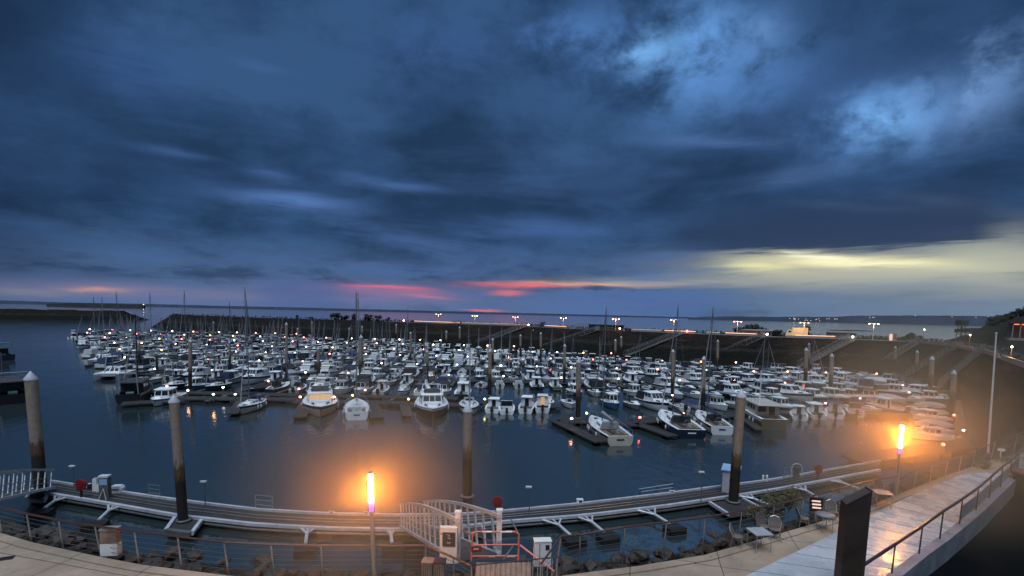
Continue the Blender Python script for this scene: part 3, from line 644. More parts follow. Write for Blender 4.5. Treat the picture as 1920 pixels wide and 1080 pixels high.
# red lit arcade building at the right edge
p = PD(1908, 633, 150); o = thing('arcade_building', 'red lit building with columns on the slope at right edge', 'building', p, R(-35))
MB().box((2.6, 2.5, 2.0), (8.5, 4, 4.2)).build('wall', 'building_dark', o); MB().box((2.6, 1.6, 4.3), (9.5, 6.2, .3)).build('roof', 'building_dark', o); MB().box((2.6, .6, -.5), (9.5, 6.2, .6)).build('terrace', 'building_warm', o)
for k in range(6): x = -1.4+k*1.6; mb = MB(); mb.tube((x, -1.2, 0), (x, -1.2, 4.1), .12, 8); col_ = mb.build('column', 'building_pale', o)
for k in range(5): x = -.6+k*1.6; mb = MB(); mb.box((x, -.9, 3.85), (1.0, .2, .22)); mb.build('neon_lamp', 'red_neon', o)
L = bpy.data.lights.new('arcade_light', 'POINT'); L.energy = 120; L.color = (1, .2, .08); L.shadow_soft_size = .3
lo = bpy.data.objects.new('arcade_light', L); COL.objects.link(lo); lo.parent = o; lo.location = (2.6, -.6, 3.2)
# roadside wall lit by lamps at right, and its lamps
for k, (u0, u1, lb) in enumerate([(1700, 1772, 'pale roadside wall right of the kiosk, in dim light'), (1775, 1826, 'orange lit roadside wall below the lattice tower'), (1830, 1872, 'pale wall along the bend of the coast road'), (1878, 1932, 'bright wall segment at the right edge above the slope')]):
    n = 5; line = [on_crest(u0+(u1-u0)*i/n, 0, .4)[0] for i in range(n+1)]; mb = MB()
    for a, b in zip(line, line[1:]): mb.bar(a+Vector((0, 0, .38)), b+Vector((0, 0, .38)), .25, .8)
    o = thing('roadside_wall', lb, 'wall', line[0], 0, 'low walls beside the coast road'); part('wall', mb, 'building_warm', o, True)
for u, v, pw, lb in ((1733, 618, 200, 'thin lamp post right of the kiosk bushes'), (1818, 628, 420, 'thin lamp post above the orange lit wall'), (1893, 650, 420, 'short lamp post at the right end of the coast road')):
    b, d = on_crest(u, 0, 3.5); h = ztop(u, v, b)-9
    o = thing('road_lamp', lb, 'street lamp', b, atan2(-d.x, d.y), 'lamps by the coast road'); MB().tube((0, 0, 0), (0, 0, h), .06, 6).build('pole', 'galv_dull', o); MB().ico((0, -.2, h), .13, 0).build('lamp_head', 'lamp_orange', o)
    L = bpy.data.lights.new('road_lamp_light', 'POINT'); L.energy = pw; L.color = (1, .42, .16); L.shadow_soft_size = .2
    lo = bpy.data.objects.new('road_lamp_light', L); COL.objects.link(lo); lo.parent = o; lo.location = (0, -1.2, h-.2)
# navigation beacon on the left pier end and town lights on the far shore
for k, (u, v, Yd, lb) in enumerate([(269, 571, 2500, 'single white light on the far shore beyond the harbour mouth')]):
    p = PD(u, v, Yd); o = MB().ico((0, 0, 0), 1.3, 0).build('shore_light', 'lamp_white'); o.location = p; tag(o, lb, 'light')
r_ = random.Random(31); tl = [(u, 593.5+r_.uniform(3, 8)) for u in [1480+r_.random()*75 for _ in range(16)]]+[(1550+r_.random()*20, 598) for _ in range(4)]+[(1628+r_.random()*13, 595) for _ in range(3)]+[(1716, 592), (1785, 594), (1830, 595), (1853, 594)]
for k, (u, v) in enumerate(sorted(tl)):
    o = MB().ico((0, 0, 0), 2.0, 0).build('town_light', 'town_light'); o.location = PD(u, min(v, 603), 3300); tag(o, f'tiny town light, {nth(k+1)} from the left on the far right shore', 'light', 'town lights on the far shore')

# gangways from the embankment down to the pontoons
def truss(mb, a, b, h, w, r, n, arch=0.0, mi=0, sides=(-1, 1)):
    "two side trusses with diagonals between points a and b (deck level)"
    d = (b-a); hd = Vector((d.x, d.y, 0)).normalized(); s = Vector((hd.y, -hd.x, 0))*(w/2)
    for sg in sides:
        lo_ = [a.lerp(b, k/n)+s*sg for k in range(n+1)]; hi_ = [p+Vector((0, 0, h+arch*sin(pi*k/n))) for k, p in enumerate(lo_)]
        mb.path(lo_, r, 4, mi); mb.path(hi_, r, 4, mi)
        for k in range(n+1): mb.tube(lo_[k], hi_[k], r*.7, 4, mi)
        for k in range(n): mb.tube(lo_[k], hi_[k+1], r*.6, 4, mi)
GW = [((692, 630), (744, 606)), ((770, 634), (862, 611)), ((893, 646), (985, 617)), ((1018, 654), (1122, 622)), ((1172, 668), (1278, 629)), ((1330, 675), (1432, 635)), ((1500, 688), (1598, 640)), ((1638, 692), (1722, 644)), ((1702, 706), (1796, 652)), ((1762, 728), (1842, 664))]
for k, ((u0, v0), (u1, v1)) in enumerate(GW):
    top, d = on_crest(u1, 0, -.5); bot = P(u0, v0, .8)
    o = thing('gangway', f'sloping truss gangway, {nth(k+1)} from the left down the dark embankment', 'gangway', bot, 0, 'gangways from the embankment to the pontoons')
    for sg in (-1, 1): mb = MB(); truss(mb, bot, top, 1.7, 2.0, .09, 12, sides=(sg,)); part('side_truss', mb, 'gangway_metal', o, True)
    mb = MB(); mb.bar(bot, top, 1.8, .12); part('walkway_deck', mb, 'pontoon_far', o, True)
for k, (u, v, c, lb) in enumerate([(757, 607, 'lamp_white', 'bright white lamp at the head of the leftmost gangway'), (991, 618, 'lamp_warm', 'bright warm lamp at the head of the third gangway'), (1162, 623, 'lamp_warm', 'small lamp on the right corner of the long shed'), (1288, 629, 'lamp_red', 'reddish starry lamp at the head of the fifth gangway'), (1438, 635, 'lamp_white', 'starry lamp at the head of the sixth gangway'), (1598, 641, 'lamp_white', 'starry bluish lamp at the head of the seventh gangway')]):
    b, d = on_crest(u, 0, -.3); h = max(ztop(u, v, b)-9, .9)
    o = thing('gangway_lamp', lb, 'lamp', b, 0, 'lamps at the gangway heads'); MB().tube((0, 0, -.5), (0, 0, h), .07, 6).build('post', 'galv_dull', o); MB().ico((0, 0, h), .38, 0).build('lamp_head', c, o)

# ================================================================== BOATS (bow towards +y, waterline z = 0)
def stations(L, B, hb, hs, tw, n=9, full=2.3):
    out = []
    for i in range(n+1):
        t = i/n; y = -L/2+L*t
        w = B/2*(tw+(1-tw)*sin(min(t/.42, 1)*pi/2)) if t < .42 else B/2*max(1-((t-.42)/.58)**full, .025)
        out.append((t, y, w, hs+(hb-hs)*t**1.7))
    return out
def boat_hull(root, L, B, hb, hs, tw=.86, hullm='hull_white', deckm='deck_white', cockpit=.45, floor=.3, draft=.25, n=9, rake=.07, stripe=None, full=2.3, floorm=None, rub=True):
    S = stations(L, B, hb, hs, tw, n, full); mb = MB(); rows = []
    for t, y, w, h in S:
        rk = rake*L*t**5
        row = []
        for (kx, z, r) in ((1.0, h, 0), (.985, h*.72, .3), (.95, h*.35, .6), (.86, .10, .85), (.78, -.03, .95), (0, -draft, 1.1)):
            row.append((w*kx if t < .99 else w*kx*.6, y-rk*r, z if z > -.05 else z*(1-t**4)))
        rows.append(row)
    k = len(rows[0]); nn = len(rows)
    for s in (1, -1):
        vs = [(s*x, y, z) for row in rows for x, y, z in row]; fs = []; ms = []
        for i in range(nn-1):
            for j in range(k-1):
                a = i*k+j; q = (a, a+1, a+k+1, a+k); fs.append(q if s < 0 else q[::-1]); ms.append(1 if j >= 3 else (2 if (stripe and j == 0) else 0))
        o0 = len(mb.v); mb.v += vs; mb.f += [tuple(o0+i for i in f) for f in fs]; mb.m += ms; mb.sm += [True]*len(fs)
    tr = [(x, y, z) for x, y, z in rows[0]]; mb.add(tr+[(-x, y, z) for x, y, z in reversed(tr)], [tuple(range(2*k))], 0)
    if rub: # rubbing strake along the gunwale
        for s in (1, -1): mb.path([(s*(w*1.005 if t < .99 else 0), y, h-.03) for t, y, w, h in S], .035, 4, 2)
    hull = mb.build('hull', [hullm, 'antifoul', stripe or 'canvas_grey'], root)
    # deck with an open well aft
    mb = MB(); nc = max(1, int(round(n*cockpit))); D = S
    for i in range(n):
        t, y, w, h = D[i]; t2, y2, w2, h2 = D[i+1]
        if i >= nc: mb.add([(-w, y, h-.01), (w, y, h-.01), (w2, y2, h2-.01), (-w2, y2, h2-.01)], [(0, 1, 2, 3)]) if w2 > .05 or True else None
        else:
            f1, f2 = w*.78, w2*.78; y1_ = y+(.25 if i == 0 else 0)
            for s in (1, -1):
                mb.add([(s*w, y, h-.01), (s*f1, y1_, h-.01), (s*f2, y2, h2-.01), (s*w2, y2, h2-.01)], [(0, 1, 2, 3)])
                mb.add([(s*f1, y1_, h-.01), (s*f1, y1_, floor), (s*f2, y2, floor), (s*f2, y2, h2-.01)], [(0, 1, 2, 3)])
            if i == 0: mb.add([(-w, y, h-.01), (w, y, h-.01), (f1, y1_, h-.01), (-f1, y1_, h-.01)], [(0, 1, 2, 3)]); mb.add([(-f1, y1_, h-.01), (f1, y1_, h-.01), (f1, y1_, floor), (-f1, y1_, floor)], [(0, 1, 2, 3)])
            mb.add([(-f1, y1_, floor), (f1, y1_, floor), (f2, y2, floor), (-f2, y2, floor)], [(0, 1, 2, 3)], 1)
            if i == nc-1: mb.add([(-f2, y2, h2-.01), (f2, y2, h2-.01), (f2, y2, floor), (-f2, y2, floor)], [(0, 1, 2, 3)])
    mb.build('deck', [deckm, floorm or 'deck_grey'], root); return S
def frus(y0, y1, w0, z0, Y0, Y1, W1, z1, fw=None, FW=None):
    "cabin corners: bottom aft/fwd y, half width aft, top likewise; fw, FW half widths at the front"
    fw = fw or w0; FW = FW or W1
    return [(-w0, y0, z0), (w0, y0, z0), (fw, y1, z0), (-fw, y1, z0), (-W1, Y0, z1), (W1, Y0, z1), (FW, Y1, z1), (-FW, Y1, z1)]
FACES = {'back': (0, 1, 5, 4), 'right': (1, 2, 6, 5), 'front': (2, 3, 7, 6), 'left': (3, 0, 4, 7)}
def cabin(root, c, m='deck_white', windows=(), name='cabin', glass='glass', roof=None, rt=.07, over=.12):
    mb = MB(); mb.add(c, [(0, 1, 2, 3), (7, 6, 5, 4), (4, 5, 1, 0), (5, 6, 2, 1), (6, 7, 3, 2), (7, 4, 0, 3)][:]); cab = mb.build(name, m, root)
    ctr = sum((Vector(v) for v in c), Vector())/8
    for face, s0, s1, t0, t1 in windows:
        q = [Vector(c[i]) for i in FACES[face]]
        pt = lambda s, t: (q[0].lerp(q[1], s)).lerp(q[3].lerp(q[2], s), t)
        a, b, c2, d = pt(s0, t0), pt(s1, t0), pt(s1, t1), pt(s0, t1); nrm = (b-a).cross(d-a).normalized(); mid = (a+c2)/2
        if nrm.dot(mid-ctr) < 0: nrm.negate()
        vs = [p-nrm*.02 for p in (a, b, c2, d)]+[p+nrm*.018 for p in (a, b, c2, d)]
        mb = MB(); mb.add(vs, [(4, 5, 6, 7), (0, 1, 5, 4), (1, 2, 6, 5), (2, 3, 7, 6), (3, 0, 4, 7)]); mb.build('window', glass, cab)
    if roof:
        x = max(abs(c[5][0]), abs(c[6][0]))+over; ya, yb = c[4][1]-over*(roof[1] if isinstance(roof, tuple) else 1), c[6][1]+over; z = c[4][2]; rm = roof[0] if isinstance(roof, tuple) else roof
        mb = MB(); mb.add([(-x, ya, z+.003), (x, ya, z+.003), (x*.92, yb, z+.003), (-x*.92, yb, z+.003), (-x*.96, ya+.05, z+rt), (x*.96, ya+.05, z+rt), (x*.86, yb-.06, z+rt), (-x*.86, yb-.06, z+rt)], [(0, 1, 2, 3), (7, 6, 5, 4), (4, 5, 1, 0), (5, 6, 2, 1), (6, 7, 3, 2), (7, 4, 0, 3)]); mb.build('roof', rm, root)
    return cab
def outboard(root, y, z=.55, s=1.0, x=0.0, m='rubber'):
    mb = MB(); mb.box((x, y-.22*s, z+.32*s), (.42*s, .56*s, .62*s), 0, 0, .72); mb.box((x, y-.22*s, z-.02*s), (.3*s, .36*s, .14*s)); mb.tube((x, y-.26*s, z-.05*s), (x, y-.32*s, -.45), .09*s, 6); return mb.build('outboard_motor', m, root)
def pulpit(root, S, t0=.72, h=.5, r=.022, m='alu', name='guard_rail', aft=False):
    pts = [(w*.93, y, z) for t, y, w, z in S if (t >= t0)]
    mb = MB()
    for s in (1, -1):
        top = [(s*x, y, z+h) for x, y, z in pts]; mb.path(top, r, 4)
        for (x, y, z) in pts[::2]: mb.tube((s*x, y, z-.02), (s*x, y, z+h), r, 4)
    x, y, z = pts[-1]; mb.tube((x, y, z+h), (-x, y, z+h), r, 4)
    return mb.build(name, m, root)
def fenders(root, S, side, ts=(.3, .5, .65), m='fender'):
    for tt in ts:
        t, y, w, h = min(S, key=lambda q: abs(q[0]-tt)); mb = MB(); mb.lathe([(.03, .33), (.10, .25), (.12, 0), (.10, -.25), (.03, -.33)], (side*(w+.13), y, h*.45+.12), 8); mb.tube((side*(w+.1), y, h*.45+.4), (side*w*.96, y, h+.02), .012, 4); mb.build('fender', m, root)
def mast(root, y, h, z=.9, r=.09, boom=3.6, cover='canvas_blue', m='mast_grey', L=9, rig=True, B=1.4, bow=None, stern=None, hb=1.2, jib='canvas_grey'):
    mb = MB(); mb.tube((0, y, z-.3), (0, y, h), r, 8, 0, r*.7)
    mb.tube((0, y, h), (0, y, h+.5), .015, 4); mb.tube((0, y, h+.05), (0, y-.5, h+.3), .015, 4); mt = mb.build('mast', m, root)
    mb = MB()
    for k in ((.42, .7) if h > 11 else (.52,)): zz = z+(h-z)*k; mb.tube((-B*.55, y-.15, zz), (B*.55, y-.15, zz), .03, 4)
    mb.build('spreader', m, mt)
    mb = MB(); mb.tube((0, y-.1, z+1.15), (0, y-boom, z+1.1), .07, 6); bm_ = mb.build('boom', m, root)
    if cover: mb = MB(); mb.tube((0, y-.02, z+1.45), (0, y-boom*.97, z+1.22), .21, 8, 0, .11); mb.build('sail_cover', cover, bm_)
    if rig:
        mb = MB(); bow_ = bow or L/2*.95; st = stern or -L/2*.97
        for a, b in (((0, y, h-.1), (0, bow_, hb)), ((0, y, h-.1), (0, st, hb*.8)), ((0, y, h-.2), (B*.9, y-.2, hb*.85)), ((0, y, h-.2), (-B*.9, y-.2, hb*.85))): mb.tube(a, b, .013, 3, 0, None, False)
        mb.build('rigging', 'galv_dull', root)
        mb = MB(); a = Vector((0, y+.15, h*.93)); b = Vector((0, bow_-.1, hb+.35)); mb.tube(b, a, .085, 6, 0, .035); mb.build('furled_jib', jib, root)
# ---------------- kinds
def b_pilot(hm='hull_white', roof='deck_white', L=6.3, glass='glass', label='', name='motorboat', ob=True, canvas=None, stripe=None):
    t = thing(name, label, 'motorboat'); B = L*.375; S = boat_hull(t, L, B, 1.15, .78, hullm=hm, cockpit=.45, stripe=stripe)
    w = B*.36; y0, y1 = -L*.10, L*.20
    cabin(t, frus(y0, y1+.1, w, .7, y0+.05, y1-.35, w*.88, 2.18, w*.82, w*.72), windows=(('right', .08, .45, .42, .86), ('right', .53, .9, .42, .86), ('left', .1, .47, .42, .86), ('left', .55, .92, .42, .86), ('front', .05, .47, .42, .88), ('front', .53, .95, .42, .88), ('back', .33, .68, .02, .86)), roof=(roof, 3.0), glass=glass)
    cabin(t, frus(y1, L*.36, w*.8, 1.0, y1, L*.33, w*.66, 1.32, w*.35, w*.3), name='coachroof')
    pulpit(t, S, .6, .45)
    if ob: outboard(t, -L/2, .6, 1.1)
    else: mb = MB(); mb.box((0, -L/2-.3, .25), (B*.8, .6, .06)); mb.build('swim_platform', 'teak', t)
    if canvas: mb = MB(); mb.box((0, -L*.28, 1.55), (w*2.05, L*.3, 1.35), 0, 0, .86); mb.build('canvas_enclosure', canvas, t)
    return t
def b_cuddy(hm='hull_white', L=5.6, cover=None, label='', stripe=None, arch=False):
    t = thing('motorboat', label, 'motorboat'); B = L*.38; S = boat_hull(t, L, B, 1.0, .72, hullm=hm, cockpit=.5, stripe=stripe)
    w = B*.38; cabin(t, frus(L*.0, L*.34, w, .82, L*.02, L*.24, w*.8, 1.22, w*.45, w*.4), name='coachroof', windows=(('right', .15, .7, .3, .8), ('left', .3, .85, .3, .8)))
    cabin(t, frus(-L*.06, L*.06, w*.98, 1.0, -L*.05, -L*.01, w*.85, 1.62, w*.9, w*.75), m='glass', name='windscreen')
    if arch: mb = MB(); mb.path([(-w, -L*.2, .7), (-w*.9, -L*.24, 2.0), (w*.9, -L*.24, 2.0), (w, -L*.2, .7)], .05, 6); mb.build('arch', 'alu', t)
    if cover: mb = MB(); mb.box((0, -L*.22, 1.18), (B*.84, L*.5, .75), 0, 0, .8); mb.build('canvas_cover', cover, t)
    else:
        for s in (-1, 1): mb = MB(); mb.box((s*.4, -L*.2, .62), (.45, .45, .6), 0, 0, .9); mb.build('seat', 'canvas_white', t)
    outboard(t, -L/2, .55, 1.0); return t
def b_cover(hm='hull_white', L=5.8, c='canvas_grey', label=''):
    t = thing('motorboat', label, 'motorboat'); B = L*.38; S = boat_hull(t, L, B, .95, .7, hullm=hm, cockpit=.4)
    mb = MB(); rows = []
    for tt, y, w, h in S[:-1]:
        k = sin(min(tt*1.15, 1)*pi)**.5 if 0 < tt else .3; rows.append([(w*1.03, y, h-.05), (w*.6, y, h+.35*k), (0, y, h+.75*k), (-w*.6, y, h+.35*k), (-w*1.03, y, h-.05)])
    for a, b in zip(rows, rows[1:]): mb.strip(a, b)
    mb.add(rows[0], [(0, 1, 2, 3, 4)]); mb.build('tarpaulin', c, t); outboard(t, -L/2, .5, 1.0, m='rubber'); return t
def b_cruiser(hm='hull_white', L=8.6, label='', fly=True, glass='glass', canvas='canvas_white', cat='motorboat', name='motor_cruiser', det=False):
    t = thing(name, label, cat); B = L*.36; S = boat_hull(t, L, B, 1.65, 1.05, hullm=hm, cockpit=.34, floor=.55, n=10, draft=.4, floorm='teak', stripe='hull_navy' if hm != 'hull_navy' else 'deck_white')
    w = B*.38; cabin(t, frus(-L*.14, L*.20, w, 1.2, -L*.12, L*.06, w*.88, 2.55, w*.8, w*.74), glass=glass, windows=(('right', .05, .42, .5, .88), ('right', .48, .82, .5, .88), ('left', .18, .52, .5, .88), ('left', .58, .95, .5, .88), ('front', .04, .34, .45, .92), ('front', .37, .63, .45, .92), ('front', .66, .96, .45, .92), ('back', .3, .7, .05, .85)), roof=('deck_white', 3.4), over=.16)
    cabin(t, frus(L*.19, L*.38, w*.8, 1.4, L*.19, L*.33, w*.6, 1.72, w*.35, w*.3), name='coachroof', windows=(('right', .2, .7, .3, .8), ('left', .3, .8, .3, .8)))
    if fly:
        cabin(t, frus(-L*.16, L*.04, w*.86, 2.62, -L*.16, L*.0, w*.82, 3.1, w*.8, w*.66), name='flybridge', windows=()); cabin(t, frus(-L*.0, L*.035, w*.7, 3.05, -L*.02, L*.0, w*.6, 3.42, w*.65, w*.55), name='windscreen', m='glass')
        mb = MB(); mb.path([(-w*.8, -L*.16, 3.0), (-w*.7, -L*.19, 3.75), (w*.7, -L*.19, 3.75), (w*.8, -L*.16, 3.0)], .06, 6); mb.build('radar_arch', 'deck_white', t)
    if canvas: mb = MB(); mb.box((0, -L*.30, 1.75), (w*2.1, L*.26, 1.2), 0, 0, .88); mb.build('canvas_enclosure', canvas, t)
    pulpit(t, S, .5, .6)
    mb = MB(); mb.box((0, -L/2-.35, .3), (B*.85, .7, .07)); mb.build('swim_platform', 'teak', t)
    if det: fenders(t, S, 1, (.25, .45)); fenders(t, S, -1, (.25, .45, .6))
    return t
def b_rib(L=4.8, label='', c='tube_grey'):
    t = thing('inflatable_boat', label, 'dinghy'); B = L*.42; w = B/2; mb = MB()
    pts = [(w, -L/2, .35), (w, L*.15, .38), (w*.8, L*.33, .42), (w*.35, L*.46, .5), (0, L*.5, .52), (-w*.35, L*.46, .5), (-w*.8, L*.33, .42), (-w, L*.15, .38), (-w, -L/2, .35)]
    mb.path(pts, .23, 8); mb.build('inflatable_tube', c, t)
    mb = MB(); mb.add([(w, -L*.46, .2), (w, L*.15, .22), (0, L*.46, .34), (-w, L*.15, .22), (-w, -L*.46, .2), (0, -L*.46, -.15), (0, L*.3, -.1)], [(0, 1, 2, 3, 4), (0, 5, 6, 1), (1, 6, 2), (2, 6, 3), (3, 6, 5, 4), (4, 5, 0)]); mb.build('hull', 'deck_grey', t)
    mb = MB(); mb.box((0, -L*.05, .7), (.6, .6, .9), 0, 0, .8); mb.build('console', 'deck_white', t); mb = MB(); mb.box((0, -L*.25, .5), (.7, .45, .5)); mb.build('seat', 'canvas_dark', t); outboard(t, -L*.46, .5, .9); return t
def b_console(L=5.6, label='', hm='hull_white', top='deck_white'):
    t = thing('motorboat', label, 'motorboat'); B = L*.37; S = boat_hull(t, L, B, .95, .68, hullm=hm, cockpit=.72, floor=.25); w = B*.22
    cabin(t, frus(-L*.08, L*.1, w, .25, -L*.06, L*.05, w*.9, 1.25), name='console', windows=(('front', .1, .9, .55, .95),))
    mb = MB()
    for s in (-1, 1):
        for y in (-L*.12, L*.08): mb.tube((s*w*1.1, y, .25), (s*w*1.2, y, 2.0), .025, 5)
    mb.build('top_frame', 'alu', t); mb = MB(); mb.lathe([(.01, .0), (.98, .0), (1.0, .05), (.6, .12), (.01, .14)], (0, 0, 0), 12); mb.v = [(x*w*1.9, y*L*.16-L*.02, z+2.0) for x, y, z in mb.v]; mb.build('hard_top', top, t)
    pulpit(t, S, .6, .35); outboard(t, -L/2, .5, 1.05); return t
def b_sail(L=8.5, label='', hm='hull_white', cover='canvas_blue', hood='canvas_blue', h=None, det=False, mm='mast_grey', transom=.62, name='sailboat', wheel=False, deckm='deck_white', jib='canvas_grey', cat='sailboat', r=.09):
    t = thing(name, label, cat); B = L*.335; S = boat_hull(t, L, B, 1.25 if L < 10 else 1.45, .95 if L < 10 else 1.15, tw=transom, hullm=hm, deckm=deckm, cockpit=.38, floor=.5, n=11, rake=.05, stripe='hull_navy', full=2.0, floorm='teak', draft=.45); h = h or L*1.28
    fb = S[4][3]; w = B*.30
    cabin(t, frus(-L*.13, L*.24, w, fb-.05, -L*.11, L*.17, w*.82, fb+.42, w*.55, w*.45), name='coachroof', windows=(('right', .1, .35, .35, .75), ('right', .42, .62, .35, .75), ('left', .38, .58, .35, .75), ('left', .65, .9, .35, .75)))
    if hood: cabin(t, frus(-L*.20, -L*.10, w*1.0, fb, -L*.20, -L*.13, w*.85, fb+.85, w*.95, w*.7), m=hood, name='sprayhood', windows=(('front', .15, .85, .3, .8),))
    mast(t, L*.09, h, fb, r, L*.36, cover, mm, L, True, B/2, hb=S[-1][3], jib=jib)
    pulpit(t, S, .0 if det else .7, .6, .018)
    if det:
        mb = MB(); mb.path([(-B*.27, -L*.49, 1.1), (-B*.3, -L*.49, 1.75), (B*.3, -L*.49, 1.75), (B*.27, -L*.49, 1.1)], .02, 5); mb.build('pushpit', 'alu', t)
        mb = MB(); n = 14; rr = .42; pts = [(cos(2*pi*i/n)*rr, -L*.36, fb+.35+sin(2*pi*i/n)*rr) for i in range(n+1)]; mb.path(pts, .02, 5); mb.tube((0, -L*.36, fb-.5), (0, -L*.36, fb+.35), .05, 6); mb.build('steering_wheel', 'alu', t)
        for s in (1, -1): fenders(t, S, s, (.3, .5, .68))
        for s in (1, -1): mb = MB(); mb.box((s*B*.27, -L*.33, fb-.12), (.5, L*.2, .12)); mb.build('cockpit_bench', 'teak', t)
        for yy in (.26, .32): mb = MB(); mb.box((0, L*yy, S[-3][3]+.02), (.5, .5, .07)); mb.build('hatch', 'glass', t)
        mb = MB(); mb.box((0, -L/2-.02, S[0][3]*.62), (B*.24, .03, .16)); mb.build('name_lettering', 'hull_navy' if hm != 'hull_navy' else 'deck_white', t)
    return t
def b_cat(L=9.5, label=''):
    t = thing('catamaran', label, 'catamaran'); B = L*.52
    for s in (1, -1):
        mb = MB(); S = stations(L, 1.5, 1.4, 1.25, .8, 9, 2.0)
        rows = [[(x*w+s*(B/2-.75), y, z) for x, z in ((1, h), (.95, h*.4), (.7, 0), (0, -.3), (-.7, 0), (-.95, h*.4), (-1, h))] for tt, y, w, h in S]
        for a, b in zip(rows, rows[1:]): mb.strip(a, b, 0, True)
        mb.add(rows[0], [tuple(range(7))]); mb.build('hull', 'hull_white', t)
    mb = MB(); mb.add([(-B/2, -L*.49, 1.28), (B/2, -L*.49, 1.28), (B/2, L*.22, 1.36), (B/2-.7, L*.46, 1.4), (B/2-1.1, L*.28, 1.38), (-B/2+1.1, L*.28, 1.38), (-B/2+.7, L*.46, 1.4), (-B/2, L*.22, 1.36), (-B/2, -L*.45, .8), (B/2, -L*.45, .8), (B/2-.8, L*.27, .8), (-B/2+.8, L*.27, .8)], [(0, 1, 2, 3, 4, 5, 6, 7), (11, 10, 9, 8), (0, 8, 9, 1), (4, 10, 11, 5)]); mb.build('deck', 'deck_white', t)
    cabin(t, frus(-L*.22, L*.16, B*.34, 1.3, -L*.2, L*.02, B*.28, 2.35, B*.28, B*.2), windows=(('front', .06, .3, .35, .85), ('front', .38, .62, .35, .85), ('front', .7, .94, .35, .85), ('right', .1, .8, .4, .85), ('left', .2, .9, .4, .85)), roof=('deck_white', 2.5))
    mb = MB(); mb.tube((-B/2+.75, L*.45, 1.4), (B/2-.75, L*.45, 1.4), .07, 6); mb.build('crossbeam', 'alu', t)
    mast(t, L*.05, 13, 2.3, .1, L*.42, 'canvas_blue', 'mast_grey', L, True, B/2, hb=1.4)
    return t
def b_trawler(L=11.5, label='', hm='hull_brown', dark=False):
    t = thing('trawler_yacht' if not dark else 'fishing_boat', label, 'trawler yacht' if not dark else 'fishing boat'); B = L*.34; S = boat_hull(t, L, B, 2.1, 1.45, tw=.9, hullm=hm, deckm='deck_white' if not dark else 'hull_black', cockpit=.26, floor=.7, n=10, draft=.5, rake=.04, full=3.0, floorm='teak', stripe='deck_white' if not dark else 'hull_grey')
    w = B*.42; cm = 'hull_cream' if not dark else 'building_dark'
    cabin(t, frus(-L*.28, L*.16, w, 1.45, -L*.28, L*.14, w*.96, 3.05, w*.9, w*.86), m=cm, windows=(('right', .08, .24, .45, .82), ('right', .3, .46, .45, .82), ('right', .54, .7, .45, .82), ('left', .3, .46, .45, .82), ('left', .54, .7, .45, .82), ('left', .76, .92, .45, .82), ('front', .06, .32, .45, .85), ('front', .37, .63, .45, .85), ('front', .68, .94, .45, .85), ('back', .1, .42, .35, .85), ('back', .55, .8, .05, .85)), roof=(cm, 5), over=.3, rt=.12)
    mb = MB(); mb.tube((0, -L*.02, 3.1), (0, -L*.02, 7.2), .06, 6); mb.tube((0, -L*.02, 5.6), (.9, -L*.02, 5.6), .03, 4); mb.build('mast', 'deck_white' if not dark else 'mast_grey', t)
    pulpit(t, S, .45, .8, .03)
    mb = MB()
    for s in (-1, 1): mb.path([(s*w*.9, -L*.3+k*L*.1, 3.6) for k in range(4)], .025, 4)
    for s in (-1, 1):
        for k in range(4): mb.tube((s*w*.9, -L*.3+k*L*.1, 3.1), (s*w*.9, -L*.3+k*L*.1, 3.6), .025, 4)
    mb.build('roof_rail', 'alu', t)
    if not dark: fenders(t, S, -1, (.2, .35, .5, .62)); fenders(t, S, 1, (.2, .4))
    else:
        mb = MB(); mb.path([(-B*.35, -L*.45, 1.2), (-B*.3, -L*.45, 4.6), (B*.3, -L*.45, 4.6), (B*.35, -L*.45, 1.2)], .09, 6); mb.build('gantry', 'hull_grey', t)
        mb = MB(); mb.tube((-.5, -L*.36, 1.3), (.5, -L*.36, 1.3), .45, 10); mb.build('winch', 'hull_green', t)
    return t

def put_boat(t, bow, stern, L=None):
    "lay a boat on the water from its stern pixel to its bow pixel"
    a, b = P(*bow), P(*stern); d = a-b; o = t; USED.add(o.name)
    c = b+d.normalized()*L/2 if stern[1] > bow[1] else a-d.normalized()*L/2; o.location = (c.x, c.y, 0); o.rotation_euler = (0, 0, atan2(-d.x, d.y)); return o

# ---------------- the boats of the front row, one by one
HERO = []
def hero(t, bow, stern, L, group=None):
    put_boat(t, bow, stern, L)
    if group: t['group'] = group
    HERO.append((t.location.x, t.location.y, L)); return t
hero(b_trawler(10.5, 'dark hulled old fishing yacht with cluttered deck, leftmost in the front row', 'hull_black', True), (292, 728), (240, 757), 10.5)
hero(b_pilot('hull_white', 'deck_white', 9.2, label='white cabin cruiser with long dark windows behind the second grey pile', name='motor_cruiser', ob=False, stripe='hull_grey'), (288, 764), (345, 740), 9.2)
hero(b_cat(9.8, 'white catamaran seen from its bows at the left end of the marina'), (196, 716), (262, 694), 9.8, 'catamarans at the left end')
hero(b_cat(9.0, 'smaller white catamaran just behind the nearest catamaran'), (180, 686), (228, 672), 9.0, 'catamarans at the left end')
hero(b_cruiser('hull_white', 9, 'white cabin boat with flybridge at the far left end of the marina', True), (148, 655), (196, 643), 9)
hero(b_pilot('hull_white', 'deck_white', 6.5, label='small white boat moored alone at the far left pontoon tip'), (136, 628), (152, 623), 6.5)
hero(b_sail(8.6, 'white sailboat with blue canvas, bow pointing left of the orange lit cruiser', 'hull_cream', 'canvas_blue', 'canvas_blue', 15.5, True, 'mast_grey', .6), (450, 779), (502, 752), 8.6)
hero(b_cruiser('hull_cream', 14, 'large white flybridge motor yacht lit orange, bow towards the camera', True, det=True, canvas='canvas_white', glass='warm_glass'), (601, 785), (600, 735), 14)
